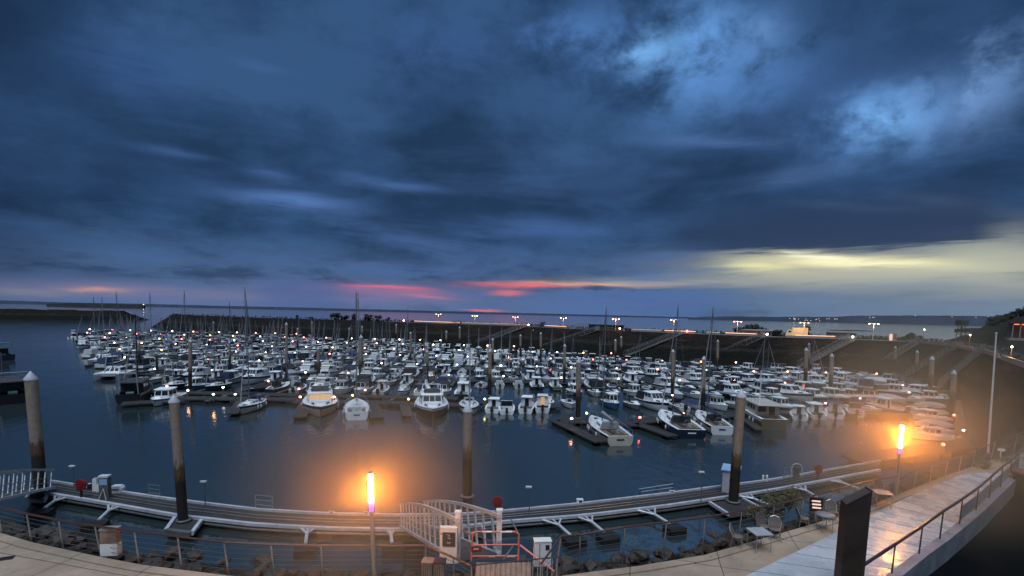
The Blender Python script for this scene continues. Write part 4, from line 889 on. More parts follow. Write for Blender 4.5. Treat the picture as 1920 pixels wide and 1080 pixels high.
hero(b_sail(10.2, 'white sailboat showing its rounded stern right of the orange lit yacht', 'hull_white', None, None, 17.5, True, 'mast_grey', .88), (669, 745), (669, 788), 10.2)
hero(b_cruiser('hull_navy', 13.5, 'motor yacht with dark hull and broad white foredeck, bow towards the camera', True, det=True, canvas='canvas_white'), (812, 788), (806, 742), 13.5)
hero(b_sail(9.2, 'white sailboat moored directly behind the centre pile', 'hull_white', 'canvas_grey', 'canvas_grey', 10.5, False), (881, 782), (876, 745), 9.2)
hero(b_sail(11.0, 'cream hulled sailboat with wide pale stern at the centre right pontoon', 'hull_cream', 'canvas_grey', 'canvas_grey', 15.7, True, 'mast_grey', .85), (1106, 796), (1163, 836), 11.0)
hero(b_sail(12.6, 'dark hulled sailboat with white transom, right of the cream sailboat', 'hull_navy', 'canvas_dark', 'canvas_dark', 16.4, True, 'mast_grey', .85, jib='canvas_white'), (1236, 782), (1297, 823), 12.6)
hero(b_sail(10.2, 'white sailboat moored beside the dark hulled one, left of the tan pile', 'hull_white', 'canvas_blue', 'canvas_dark', 16.3, True, 'mast_grey', .85, jib='canvas_white'), (1305, 784), (1357, 818), 11.4)
hero(b_trawler(11.5, 'brown hulled trawler yacht with cream wheelhouse right of the tan pile'), (1393, 775), (1452, 806), 11.5)
for k, (x0, y0, x1, y1, kind) in enumerate([(928, 757, 922, 776, 0), (955, 757, 950, 777, 1), (990, 757, 985, 776, 2), (1020, 757, 1017, 775, 0), (1485, 768, 1500, 790, 2), (1520, 767, 1535, 787, 0), (1553, 763, 1566, 785, 3), (1590, 762, 1606, 783, 1), (705, 760, 700, 757, 4)][:8]):
    lb = ['white cabin boat with twin side windows, first right of the centre pile', 'cream decked fishing boat with open stern and cabin glowing yellow', 'white square sterned boat with two small windows, third right of the centre pile', 'white boat with a pink lit cabin, fourth right of the centre pile',
          'white boat with blue canopy nearest right of the brown trawler yacht', 'white open backed cabin boat, second right of the brown trawler yacht', 'white motorboat with large dark outboards, third right of the trawler yacht', 'white low boat, fourth right of the brown trawler yacht'][k]
    t = b_pilot('hull_white', 'deck_white', 6.6, glass='warm_glass' if k == 3 else 'glass', label=lb, canvas='canvas_blue' if kind == 3 else None) if kind in (0, 2) else (b_cuddy(label=lb, L=6.6, arch=True) if kind == 1 else b_pilot('hull_white', 'canvas_blue', 7.2, label=lb))
    t.scale = (1, .92+.05*(k*7 % 4), .84+.07*(k*5 % 4)); hero(t, (x0+(5, -6, 3, -3, 4, -4, 6, 0)[k], y0), (x1, y1), 6.4, 'motorboats in the front row')
# boats pointing sideways along the right-hand pontoon
for k in range(7):
    v = 752+k*12; u = 1738+k*2
    lb = f'{["white cabin boat","grey boat under canvas","white low motorboat"][k%3]}, {nth(k+1)} from the far end beside the rocky bank'
    t = (b_pilot('hull_white', 'deck_white', 7, label=lb), None)[0] if k % 3 == 0 else (b_cover('hull_white', 6.2, 'canvas_grey', label=lb) if k % 3 == 1 else b_cuddy('hull_white', 6.4, label=lb))
    p = P(u, v); t.location = (p.x, p.y, 0); t.rotation_euler = (0, 0, R(84+rng.uniform(-4, 4))); USED.add(t.name); t['group'] = 'boats along the right-hand pontoon'; t.scale = (.78, .78, .72)
# dark fishing boats cut by the left edge
hero(b_trawler(15, 'dark fishing boat with grey wheelhouse and gantry cut by the left edge', 'hull_black', True), (-110, 700), (32, 757), 15, 'fishing boats at the left edge')
hero(b_trawler(12, 'smaller dark fishing boat further off at the left edge', 'hull_navy', True), (-80, 668), (13, 676), 12, 'fishing boats at the left edge')

# ---------------- rows of moored boats
PROTO = {}
def protos():
    d = {}
    d['pilot'] = [(b_pilot(), 'white pilothouse boat with black outboard'), (b_pilot('hull_blue', 'deck_white', 6.0), 'blue pilothouse boat with black outboard'), (b_pilot('hull_white', 'canvas_grey', 6.6, canvas='canvas_blue'), 'white pilothouse boat with blue tent'), (b_pilot('hull_cream', 'deck_white', 5.8), 'cream pilothouse boat with black outboard'), (b_pilot('hull_navy', 'deck_white', 7.2, stripe='deck_white'), 'navy pilothouse boat with white cabin'), (b_pilot('hull_grey', 'deck_grey', 5.6), 'grey pilothouse boat with grey roof'), (b_pilot('hull_green', 'deck_white', 6.4, ob=False), 'dark green pilothouse boat'), (b_pilot('hull_white', 'canvas_dark', 7.4, canvas='canvas_dark', ob=False), 'white pilothouse boat with black tent')]
    d['cuddy'] = [(b_cuddy(), 'white motorboat with dark windscreen'), (b_cuddy(cover='canvas_blue'), 'white motorboat with blue cockpit cover'), (b_cuddy('hull_grey', 5.2, arch=True), 'grey motorboat with a metal arch'), (b_cuddy('hull_white', 5.4, cover='canvas_grey', stripe='hull_red'), 'red striped motorboat with grey cover')]
    d['cover'] = [(b_cover(), 'white boat under a grey tarpaulin'), (b_cover(c='canvas_blue'), 'white boat under a blue tarpaulin'), (b_cover('hull_white', 6.2, 'canvas_white'), 'white boat under a pale tarpaulin'), (b_cover('hull_navy', 6.4, 'canvas_dark'), 'navy boat under a dark tarpaulin')]
    d['cruiser'] = [(b_cruiser('hull_white', 8.2, fly=True), 'white flybridge cruiser'), (b_cruiser('hull_white', 7.6, fly=False, canvas='canvas_blue'), 'white cruiser with blue canvas enclosure'), (b_cruiser('hull_navy', 8.4, fly=True, canvas='canvas_dark'), 'navy hulled flybridge cruiser'), (b_cruiser('hull_white', 9.2, fly=False, canvas='canvas_dark'), 'long white cruiser with dark canvas enclosure')]
    d['console'] = [(b_console(), 'white console boat with oval hard top'), (b_console(top='canvas_blue'), 'white console boat with blue top')]
    d['rib'] = [(b_rib(), 'grey inflatable boat with outboard')]
    d['sail'] = [(b_sail(7.4, name='sailboat'), 'white sailboat with blue sail cover'), (b_sail(8.4, cover='canvas_grey', hood='canvas_grey', hm='hull_white', mm='alu'), 'white sailboat with grey sail cover'), (b_sail(7.8, hm='hull_navy', cover='canvas_dark', hood='canvas_dark'), 'navy sailboat with dark canvas'), (b_sail(6.6, hm='hull_cream', cover='canvas_blue', hood=None, mm='alu'), 'small cream sailboat with thin mast')]
    return d
PROTO = protos()
def rear_limit(x):
    "how far out the embankment foot is at this x"
    best = 400; mx = max(range(len(FOOT)), key=lambda i: FOOT[i].x)
    if x > FOOT[mx].x-1: return 0
    for a, b in zip(FOOT[:mx], FOOT[1:mx+1]):
        if (a.x-x)*(b.x-x) <= 0 and abs(a.x-b.x) > 1e-6: best = min(best, a.y+(b.y-a.y)*(x-a.x)/(b.x-a.x))
    return best
ROWS = [(87, -62, -7), (108, -80, 92), (129, -101, 96), (152, -120, 90), (176, -142, 60), (201, -165, 30), (229, -192, -18), (258, -216, -52)]
slots = []
rng = random.Random(42)
PILES_TMP = []
for ri, (D, x0, x1) in enumerate(ROWS):
    for side in (-1, 1):
        if ri == 0 and side == -1: continue
        x = x0+rng.uniform(0, 2)
        while x < x1:
            wdt = 3.35+D*.0035
            far = D > 190
            r_s = rng.random(); ps = .10 if D < 120 else .16; 
            if x < -40 and D > 140: ps = .34
            if x > 20: ps = .05
            kind = 'sail' if r_s < ps else rng.choices(['pilot', 'cuddy', 'cover', 'cruiser', 'console', 'rib'], [40, 24, 12, 14, 6, 4])[0]
            if rng.random() > .055:
                jy = rng.uniform(-.25, .25)
                slots.append((ri, side, x, D+side*(5.0 if kind != 'cruiser' else 5.8)+jy, kind, rng.random(), rng.random()))
            x += wdt*(1.12 if kind == 'cruiser' else 1.0)
slots = [s for s in slots if s[3] < rear_limit(s[2])-6 and not any((s[2]-hx)**2+(s[3]-hy)**2 < (4.3+hl*.22)**2 for hx, hy, hl in HERO)]
# extra rows: far side of the centre pontoon right of x = 0
for x in [i*3.5+6 for i in range(18)]:
    D = 83 if x < 30 else 84
    if rng.random() < .93: slots.append((0, 1, x, D+rng.uniform(-.3, .3), rng.choices(['pilot', 'cuddy', 'cover', 'cruiser', 'console'], [40, 22, 10, 10, 14])[0], rng.random(), rng.random()))
for x in [i*3.7+12 for i in range(20)]:
    if rng.random() < .9: slots.append((0, 2, x, 95.5+rng.uniform(-.3, .3), rng.choices(['pilot', 'cuddy', 'cover', 'cruiser', 'console'], [36, 26, 14, 6, 8])[0], rng.random(), rng.random()))
slots = [s for s in slots if -30 < proj(Vector((s[2], s[3], 0)))[0] < 1760]
slots.sort(key=lambda s: (s[3] > 0, s[3]))
nmot = sum(1 for s in slots if s[4] != 'sail'); motor = [s for s in slots if s[4] != 'sail']; sails = [s for s in slots if s[4] == 'sail']
near = sorted(motor, key=lambda s: s[3])[:275]; rest = sorted(motor, key=lambda s: s[3])[275:]
things_ = near+sails
byrow = {}
def skew(x): return min(max(x/70, 0), 1)*.55
for s in things_: byrow.setdefault((s[0], s[1]), []).append(s)
rownames = sorted(byrow, key=lambda k: (sum(s[3] for s in byrow[k])/len(byrow[k])))
for rk, key in enumerate(rownames):
    for i, s in enumerate(sorted(byrow[key], key=lambda q: q[2])):
        ri, side, x, y, kind, r1, r2 = s
        pr, desc = PROTO[kind][int(r1*len(PROTO[kind]))]
        # mostly bow in towards the pontoon, some stern in
        inward = r2 < .8; ang = (0 if side < 0 else pi) if inward else (pi if side < 0 else 0)
        ang += (r1-.5)*.10 + skew(x)
        place(pr, (x, y, 0), ang, f'{desc}, {nth(i+1)} from left, berth row {nth(rk+1)} from camera', 'sailboats moored in the rows' if kind == 'sail' else 'motorboats moored in the rows', scale=.92+r2*.16)
for k, ls in PROTO.items():
    for pr, desc in ls:
        if pr.name not in USED:
            for ch in KIDS.get(pr.name, []):
                for c2 in KIDS.get(ch.name, []): bpy.data.objects.remove(c2)
                bpy.data.objects.remove(ch)
            bpy.data.objects.remove(pr)
# the farthest boats, beyond counting one by one
mb = MB(); rr_ = random.Random(9)
for ri, side, x, y, kind, r1, r2 in rest:
    L = 5.5+r1*2.5; w = L*.18; s = -1 if side > 0 else 1; hm = 0 if r2 < .78 else (1 if r2 < .9 else 2)
    def T(v): return (x+v[0], y+v[1]*s, v[2])
    pts = [(-w, -L/2, 0), (w, -L/2, 0), (w, L*.1, 0), (0, L/2-.2, 0), (-w, L*.1, 0)]; top = [(-w*1.1, -L/2, .75), (w*1.1, -L/2, .75), (w*1.12, L*.15, .9), (0, L/2, 1.1), (-w*1.12, L*.15, .9)]
    mb.add([T(v) for v in pts+top], [(5, 6, 7, 8, 9)]+[(i, (i+1) % 5, 5+(i+1) % 5, 5+i) for i in range(5)], hm)
    if kind in ('pilot', 'cruiser', 'cuddy'):
        hh = 2.1 if kind != 'cuddy' else 1.45; a = [(-w*.75, -L*.12, .8), (w*.75, -L*.12, .8), (w*.65, L*.2, .85), (-w*.65, L*.2, .85)]; b = [(-w*.7, -L*.12, hh), (w*.7, -L*.12, hh), (w*.6, L*.1, hh), (-w*.6, L*.1, hh)]
        mb.add([T(v) for v in a+b], [(0, 1, 5, 4), (1, 2, 6, 5), (2, 3, 7, 6), (3, 0, 4, 7)], 3); mb.add([T((v[0]*1.12, v[1]*1.1-.2, v[2]+.004)) for v in b]+[T((v[0]*1.12, v[1]*1.1-.2, v[2]+.12)) for v in b], [(4, 5, 6, 7), (0, 1, 5, 4), (1, 2, 6, 5), (2, 3, 7, 6), (3, 0, 4, 7)], 0)
    elif kind == 'cover': mb.add([T(v) for v in [(-w, -L*.45, .8), (w, -L*.45, .8), (w, L*.2, .9), (-w, L*.2, .9), (0, -L*.3, 1.4), (0, L*.1, 1.4)]], [(0, 1, 4), (1, 2, 5, 4), (2, 3, 5), (3, 0, 4, 5)], 4)
    mb.box(T((0, -L/2-.2, .8)), (.4, .5, .6), 3)
tag(mb.build('distant_boats', ['deck_white', 'hull_navy', 'hull_grey', 'glass', 'canvas_blue']), 'crowd of small distant motorboats in the farthest berth rows', 'boats', kind='stuff')

# ---------------- pontoons, fingers, lamps
LAMPK = ['lamp_white']*8+['lamp_warm']*8+['lamp_pink']*7+['lamp_red']*2+['lamp_yellow']+['lamp_blue']
def make_finger(L=6.5):
    mb = MB(); mb.box((0, L/2, .42), (.7, L, .16)); f = mb.build('finger', 'pontoon_far'); mb = MB(); mb.box((0, L-.7, .15), (.9, 1.0, .4)); fl = mb.build('float', 'float', f); return f
nl = 0; lampno = {}
def pontoon(a, b, label, w=2.2, fingers=(), group='pontoons of the marina', name='pontoon', curb='pontoon_far'):
    a = Vector((a.x, a.y, 0)); b = Vector((b.x, b.y, 0)); o = thing(name, label, 'pontoon', (a+b)/2, 0, group)
    mb = MB(); mb.bar(a+Vector((0, 0, .48)), b+Vector((0, 0, .48)), w, .14); part('deck', mb, 'pontoon_wood', o, True)
    d = (b-a).normalized(); s = Vector((d.y, -d.x, 0)); mb = MB()
    for sg in (-1, 1): mb.bar(a+s*sg*(w/2+.05)+Vector((0, 0, .50)), b+s*sg*(w/2+.05)+Vector((0, 0, .50)), .1, .2)
    part('fender_beam', mb, curb, o, True)
    mb = MB(); n = max(1, int((b-a).length/6))
    for k in range(n): p = a.lerp(b, (k+.5)/n); mb.box((p.x, p.y, .16), (min(4.5, (b-a).length/n*.8), w*.9, .5), 0, atan2(d.y, d.x))
    part('floats', mb, 'float', o, True)
    for (x, y, ang, L) in fingers:
        f = FING if FING.name not in USED else FING.copy()
        if FING.name in USED:
            COL.objects.link(f)
            for c_ in KIDS.get(FING.name, []): c2 = c_.copy(); COL.objects.link(c2); c2.parent = f
        USED.add(FING.name); f.parent = o; f.location = Vector((x, y, 0))-o.location; f.rotation_euler = (0, 0, ang); f.scale = (1, L/6.5, 1)
        KIDS.setdefault(o.name, []).append(f)
    return o
FING = make_finger(); KIDS[FING.name] = [o for o in bpy.data.objects if o.parent == FING]
def lamp_proto(c):
    t = thing('pontoon_lamp', '', 'lamp'); MB().box((0, 0, .5), (.18, .14, 1.0), 0, 0, .85).build('pedestal', 'galv_dull', t); MB().ico((0, 0, 1.08), .19, 0, sq=(1, 1, .8)).build('lamp_head', c, t); return t
LP = {c: lamp_proto(c) for c in sorted(set(LAMPK))}
CN = {'lamp_white': 'white', 'lamp_warm': 'orange', 'lamp_pink': 'pink', 'lamp_red': 'red', 'lamp_yellow': 'yellow', 'lamp_blue': 'blue'}
def plamp(p, c, label, s=1.0): return place(LP[c], p, 0, label, 'service lamps along the pontoons', s)
rng = random.Random(77)
for ri, (D, x0, x1) in enumerate(ROWS):
    xe = x1
    while rear_limit(xe) < D+3: xe -= 1
    a, b = Vector((x0-4, D, 0)), Vector((xe+2, D, 0)); fg = []
    if ri == 0: a = Vector((x0-2, 85.5, 0)); b = Vector((-9, 85.5, 0))
    if ri < 4:
        x = a.x+3
        while x < b.x:
            for sd in (-1, 1):
                if not any((x-hx)**2+(D+sd*4-hy)**2 < 9 for hx, hy, hl in HERO): fg.append((x, a.y+sd*1.0, (0 if sd > 0 else pi)+skew(x), 6.2))
            x += 6.9
        fg = fg[:96]
    pontoon(a, b, f'long wooden pontoon with berths, {nth(ri+1)} of the rows from the camera', fingers=fg)
    x = x0+rng.uniform(1, 5); k = 0
    while x < xe:
        k += 1; c = rng.choice(LAMPK); c = 'lamp_warm' if (x > 40 and c == 'lamp_white') else c
        plamp((x, a.y+rng.uniform(-.7, .7), .5), c, f'small {CN[c]} service lamp, {nth(k)} from left on pontoon row {nth(ri+1)} from the camera', 1.0+max(0, D-100)*.005)
        x += rng.uniform(8.5, 13)
# pontoons of the front row nearer the camera
def pp(u, v, z=.5): return P(u, v, z)
pontoon(pp(228, 757), pp(345, 750), 'dark low pontoon piece below the leftmost fishing yacht', 2.4)
pontoon(pp(342, 746), pp(556, 749), 'front pontoon section left of the orange lit yacht', 2.6)
pontoon(pp(553, 751), pp(770, 756), 'front pontoon section behind the orange lit yacht and round sterned sailboat', 2.6)
pontoon(pp(770, 757), pp(905, 760), 'front pontoon section behind the dark hulled motor yacht', 2.4)
pontoon(pp(900, 759), pp(1052, 762), 'front pontoon section right of the centre pile', 2.2)
pontoon(pp(1046, 787), pp(1200, 795), 'pontoon piece behind the cream sailboat', 2.4)
pontoon(pp(1190, 790), pp(1400, 776), 'pontoon piece behind the two dark and white sailboats', 2.4)
pontoon(pp(1400, 772), pp(1700, 776), 'pontoon behind the boats right of the trawler yacht', 2.4)
pontoon(pp(1792, 750), pp(1806, 838), 'pontoon running towards the camera beside the rocky bank', 1.2)
pontoon(pp(1600, 862), pp(1815, 832), 'short orange lit pontoon below the right column lamp', 2.8)
def fingerp(a, b, lb, w=1.2): pontoon(pp(*a), pp(*b), lb, w, group='short finger pontoons of the front row', name='finger_pontoon')
fingerp((452, 752), (436, 776), 'short finger pontoon left of the blue canvas sailboat')
fingerp((575, 753), (561, 782), 'short finger pontoon left of the orange lit yacht', 1.6)
fingerp((697, 757), (708, 783), 'short finger pontoon right of the round sterned sailboat', 1.7)
fingerp((758, 758), (764, 780), 'short finger pontoon left of the dark hulled motor yacht')
fingerp((1036, 786), (1126, 829), 'long finger pontoon left of the cream sailboat', 1.3)
fingerp((1193, 794), (1262, 818), 'finger pontoon between the cream and dark hulled sailboats', 1.3)
fingerp((1385, 778), (1425, 806), 'finger pontoon between the white sailboat and trawler yacht', 1.0)
for u, v, c, lb in [(352, 729, 'lamp_warm', 'orange lamp at the foot of the tall pile in the left front row'), (400, 736, 'lamp_warm', 'orange lamp by the covered boats at the left of the front pontoon'), (441, 736, 'lamp_pink', 'pinkish lamp just left of the blue canvas sailboat'), (503, 712, 'lamp_pink', 'pinkish lamp above the blue canvas sailboat stern'),
                    (563, 741, 'lamp_warm', 'orange lamp just left of the orange lit yacht'), (627, 741, 'lamp_warm', 'yellowish lamp just right of the orange lit yacht'), (661, 738, 'lamp_yellow', 'tall yellow lamp behind the round sterned sailboat'), (716, 716, 'lamp_red', 'red lamp above and right of the round sterned sailboat'), (766, 745, 'lamp_yellow', 'yellowish lamp left of the dark hulled motor yacht'), (909, 745, 'lamp_yellow', 'yellow lamp just right of the centre pile'),
                    (1072, 781, 'lamp_warm', 'orange lamp left of the tall pile at the centre right finger'), (1100, 771, 'lamp_yellow', 'tall yellowish lamp behind the cream sailboat bow'), (1200, 779, 'lamp_red', 'pinkish red lamp between the cream and dark sailboats'), (1281, 772, 'lamp_warm', 'orange lamp behind the dark hulled sailboat'), (1261, 738, 'lamp_warm', 'orange lamp on the tall pile above the dark hulled sailboat'), (1513, 724, 'lamp_red', 'red lamp at the foot of the double piles at right'),
                    (1452, 727, 'lamp_warm', 'orange lamp above the brown trawler yacht'), (1548, 753, 'lamp_pink', 'pink lamp behind the boats right of the trawler yacht'), (1613, 744, 'lamp_pink', 'pink lamp left of the right column lamp glow'), (1705, 733, 'lamp_pink', 'pink lamp above the right column lamp'), (1789, 775, 'lamp_red', 'small red lamp by the rocky bank, upper'), (1769, 829, 'lamp_red', 'red lamp right of the right column lamp'), (1807, 803, 'lamp_pink', 'small pink lamp nearest the flagpole')]:
    p = P(u, v, 1.9); plamp((p.x, p.y, .55), c, lb, 1.0)
# ---------------- piles
def pile(u0, v0, u1, v1, w, label, z=.2, cap='cone', z1=None):
    "u0,v0 top pixel; u1,v1 base pixel"
    b = P(u1, v1, z); top = z1 if z1 else ztop(u0, v0, b); tp = PD(u0, v0, b.y); tp.z = top
    r = max(.22, min(.42, w/2*b.y/F)); o = thing('mooring_pile', label, 'pile', b, 0, 'mooring piles')
    d = tp-Vector(b); lean = d.normalized()
    mb = MB(); mb.tube(b-Vector((0, 0, 1.0)), tp-lean*r*1.5, r, 14); part('shaft', mb, 'pile', o, True)
    mb = MB(); mb.lathe([(r*1.06, -r*1.6), (r*1.10, -r*1.3), (.02, r*.15)], tuple(tp), 14); part('cone_cap', mb, 'booth', o, True)
    mb = MB(); mb.lathe([(r*1.25, 0), (r*1.55, 0), (r*1.55, .12), (r*1.25, .12)], (b.x, b.y, .52), 12); part('guide_collar', mb, 'galv_dull', o, True)
    return o
PL = [(57, 697, 78, 927, 20, 'leftmost big pale pile with cone cap near the left edge'), (326, 741, 345, 985, 18, 'second big near pile, in the framed bracket'), (877, 758, 876, 938, 18, 'big tan pile in the middle of the picture'), (1390, 731, 1374, 948, 18, 'big near pile beside the white booth'),
      (357, 636, 356, 735, 6.5, 'grey pile behind the front pontoon at left'), (260, 640, 262, 690, 4.5, 'pile near the tall dark mast at far left'), (293, 660, 295, 700, 4, 'short pile right of the tall dark mast'), (430, 640, 431, 700, 4, 'thin pile between the left front boats'), (400, 603, 400, 640, 3, 'small far pile at left'), (537, 605, 537, 720, 5, 'tall dark pile left of the orange lit yacht'), (558, 615, 558, 660, 3, 'thin far pile by the lone tree'), (585, 603, 585, 640, 3.4, 'far pile below the low crest bush'), (597, 650, 597, 718, 6, 'grey pile directly above the orange lit yacht'), (655, 614, 655, 645, 3, 'far thin pile left of the tall thin mast'), (677, 628, 676, 712, 7, 'broad pile beside the tall thin mast'), (679, 611, 679, 640, 3.4, 'small far pile behind the broad one'),
      (743, 607, 743, 640, 3.4, 'far pile at the head of the first gangway'), (770, 622, 770, 690, 4, 'dark pile between first and second gangways'), (801, 656, 801, 716, 5.5, 'pile above the dark hulled motor yacht'), (837, 620, 837, 655, 3.6, 'far pile left of the pile pair near centre'), (862, 612, 862, 652, 4, 'tall far pile at the second gangway head'), (919, 654, 918, 745, 7, 'thick pile just right of the centre pile'), (924, 634, 924, 690, 4.5, 'pile just behind the thick centre right pile'), (976, 627, 976, 672, 4, 'pile at the foot of the third gangway'), (1000, 618, 1000, 650, 3.2, 'far thin pile at the third gangway'), (1014, 623, 1014, 676, 4, 'pile left of the fourth gangway'), (1059, 645, 1058, 722, 5.5, 'pile left of the thick centre right finger pile'), (1085, 673, 1084, 788, 9, 'thick pile on the centre right finger pontoon'),
      (1143, 626, 1143, 655, 4, 'far pile under the long dark shed'), (1154, 636, 1154, 682, 4.4, 'pile below the small dark shed'), (1165, 630, 1165, 672, 3.8, 'thin pile right of the small dark shed'), (1262, 655, 1261, 752, 6.5, 'pile behind the dark hulled sailboat'), (1298, 632, 1298, 672, 3.8, 'far pile right of the red starry lamp'), (1320, 668, 1318, 776, 8, 'thick pile beside the white sailboat mast'), (1346, 637, 1345, 700, 4.6, 'pile above the tan near pile'), (1472, 637, 1472, 676, 4.4, 'far pile left of the double piles'), (1512, 652, 1510, 726, 6.6, 'nearer of the double piles'), (1517, 643, 1517, 700, 4, 'farther of the double piles'), (1560, 663, 1557, 744, 7, 'single pile right of the double piles'),
      (1641, 638, 1640, 690, 4.5, 'far pile below the white twin lamp at right'), (1679, 649, 1678, 700, 4.2, 'thin pile above the right column lamp'), (1720, 657, 1718, 712, 5, 'pile crossing the second gangway from the right'), (1748, 668, 1744, 742, 8, 'thick pile crossing the last two gangways'), (1789, 694, 1785, 785, 9, 'rightmost thick pile by the rocky bank')]
for a in PL: pile(*a)
# a few tall masts seen against the sky
for u, vt, ub, vb, L, c, lb in [(199, 556, 198, 640, 9, 'alu', 'white sailboat with a tall pale mast at the far left end'), (220, 546, 219, 648, 9, 'mast_grey', 'sailboat whose dark mast rises above the left breakwater'), (265, 590, 265, 722, 9, 'hull_black', 'sailboat with a thick near black mast right of the catamarans'), (289, 549, 288, 652, 9, 'mast_grey', 'sailboat with a tall mast in the harbour mouth gap'), (357, 545, 353, 668, 10, 'mast_grey', 'sailboat with very tall dark mast above the grey pile'), (430, 567, 430, 690, 9, 'mast_grey', 'sailboat with dark mast left of the tallest mast'), (460, 540, 459, 700, 10, 'mast_grey', 'sailboat with the tallest mast in the left half'), (672, 549, 670, 705, 9, 'alu', 'sailboat with the lone tall thin mast left of centre'), (176, 556, 176, 636, 9, 'mast_grey', 'sailboat with slim mast furthest left'), (765, 577, 765, 650, 8, 'mast_grey', 'sailboat with a thin mast near the first crest parapet'), (700, 585, 700, 652, 8, 'alu', 'sailboat with a pale mast below the wide crest tree')]:
    b = P(ub, vb); h = ztop(u, vt, b); t = b_sail(L, lb, 'hull_white', 'canvas_blue', None, h, mm=c, r=.11); t.location = (b.x, b.y, 0); t.rotation_euler = (0, 0, pi*(u % 2)); t['group'] = 'tall masted sailboats'

# ================================================================== THE NEAR SIDE
def polyline_z(px, z): return [P(u, v, z) for u, v in px]
FAR = polyline_z([(98, 904), (200, 920), (330, 939), (480, 957), (610, 965), (760, 968), (870, 966), (945, 960), (1100, 945), (1250, 927), (1330, 916), (1440, 902), (1590, 876), (1650, 865)], .62)
NEAR = polyline_z([(86, 924), (200, 943), (330, 966), (480, 983), (610, 990), (760, 993), (870, 987), (945, 978), (1100, 966), (1250, 948), (1380, 929), (1450, 918), (1560, 898), (1650, 881)], .62)
o = thing('service_pontoon', 'long grey service pontoon with white edge beams below the quay', 'pontoon', (0, 36, 0))
mb = MB(); top = [p.copy() for p in FAR]; n = 40
A = [along(FAR, k/n) for k in range(n+1)]; Bn = [along(NEAR, k/n) for k in range(n+1)]
mb.strip([a for a in A], [b for b in Bn]); mb.strip([Vector((b.x, b.y, .3)) for b in Bn], [Vector((a.x, a.y, .3)) for a in A]); mb.strip(A, [Vector((a.x, a.y, .3)) for a in A]); mb.strip([Vector((b.x, b.y, .3)) for b in Bn], Bn)
part('deck', mb, 'pontoon_wood', o, True)
mb = MB(); [mb.bar(a+Vector((0, 0, .05)), b+Vector((0, 0, .05)), .20, .22) for a, b in zip(A, A[1:])]; part('outer_beam', mb, 'galv', o, True)
mb = MB(); [mb.bar(a+Vector((0, 0, -.02)), b+Vector((0, 0, -.02)), .24, .20) for a, b in zip(Bn, Bn[1:])]; part('inner_beam', mb, 'galv', o, True)
mb = MB(); [mb.tube(a+Vector((0, 0, -.36)), b+Vector((0, 0, -.36)), .10, 6) for a, b in zip(Bn, Bn[1:])]; part('lower_beam', mb, 'galv_dull', o, True)
for t in (.38, .6): mb = MB(); Ln = [a.lerp(b, t)+Vector((0, 0, .05)) for a, b in zip(A, Bn)]; [mb.tube(a, b, .03, 5) for a, b in zip(Ln, Ln[1:])]; part('service_pipe', mb, 'steel_rail', o, True)
for k in range(0, n, 2): p = A[k].lerp(Bn[k], .5); q = A[k+1].lerp(Bn[k+1], .5); mb = MB(); mb.bar(Vector((p.x, p.y, .05)), Vector((q.x, q.y, .05)), 1.5, .5); part('float', mb, 'float', o, True)
# mooring arms with a forked head, each ending at a dark float
ARMS = [((103, 929), (124, 933), (83, 953), 'forked white arm nearest the left edge'), ((203, 945), (226, 949), (185, 975), 'forked white arm left of the pile bracket'), ((561, 988), (593, 989), (573, 1020), 'forked white arm below the ladder, pointing at the camera'), ((722, 992), (742, 992), (735, 1018), 'forked white arm by the left gangway foot'),
        ((1018, 975), (1052, 971), (1070, 1004), 'forked white arm just right of the gangway'), ((1082, 969), (1111, 966), (1133, 998), 'forked white arm, second right of the gangway'), ((1196, 957), (1228, 953), (1256, 982), 'forked white arm, third right of the gangway'), ((1386, 930), (1408, 927), (1440, 946), 'forked white arm right of the white booth pile'), ((1488, 914), (1510, 911), (1532, 932), 'forked white arm behind the menu board'), ((1553, 900), (1570, 897), (1612, 917), 'forked white arm left of the right column lamp')]
SPON = o
for a, b, c_, lb in ARMS:
    a, b, c_ = P(*a, .55), P(*b, .55), P(*c_, .45); ap = ((a+b)/2).lerp(c_, .38)
    mb = MB(); mb.tube(a, ap, .08, 6); mb.tube(b, ap, .08, 6); mb.tube((a+b)/2, ap, .06, 6); mb.tube(ap, c_, .11, 8); arm = part('mooring_arm', mb, 'galv', SPON, True); arm['label'] = lb
    d = (c_-ap); d.z = 0; d.normalize(); mb = MB(); mb.box((c_.x+d.x*.5, c_.y+d.y*.5, .0), (1.0, 1.3, .9), 0, atan2(d.y, d.x)); mb.shift(SPON.location); mb.build('arm_float', 'black_block', arm)
# pile brackets
def bracket(px, lb):
    q = [P(u, v, .5) for u, v in px]; c_ = sum(q, Vector())/4; o = thing('pile_bracket', lb, 'pile bracket', c_, 0, 'brackets round the near piles')
    for a, b in ((q[0], q[3]), (q[1], q[2])): mb = MB(); mb.bar(a, b, .22, .22); part('side_beam', mb, 'galv', o, True)
    mb = MB(); mb.bar(q[3], q[2], .3, .26); part('cross_beam', mb, 'galv_dull', o, True)
    mb = MB(); mb.add([p-Vector((0, 0, .02)) for p in q]+[p-Vector((0, 0, .16)) for p in q], [(0, 1, 2, 3), (7, 6, 5, 4), (0, 4, 5, 1), (1, 5, 6, 2), (2, 6, 7, 3), (3, 7, 4, 0)]); part('plate', mb, 'pontoon_wood', o, True)
bracket([(330, 968), (380, 973), (359, 1001), (311, 995)], 'white sided bracket round the second big pile')
bracket([(1330, 942), (1392, 935), (1428, 954), (1368, 966)], 'bracket round the pile beside the white booth')
bracket([(848, 990), (905, 985), (908, 1000), (850, 1004)], 'bracket at the middle pile, partly behind the gangway')
bracket([(62, 917), (92, 921), (82, 940), (50, 935)], 'bracket round the leftmost pile')
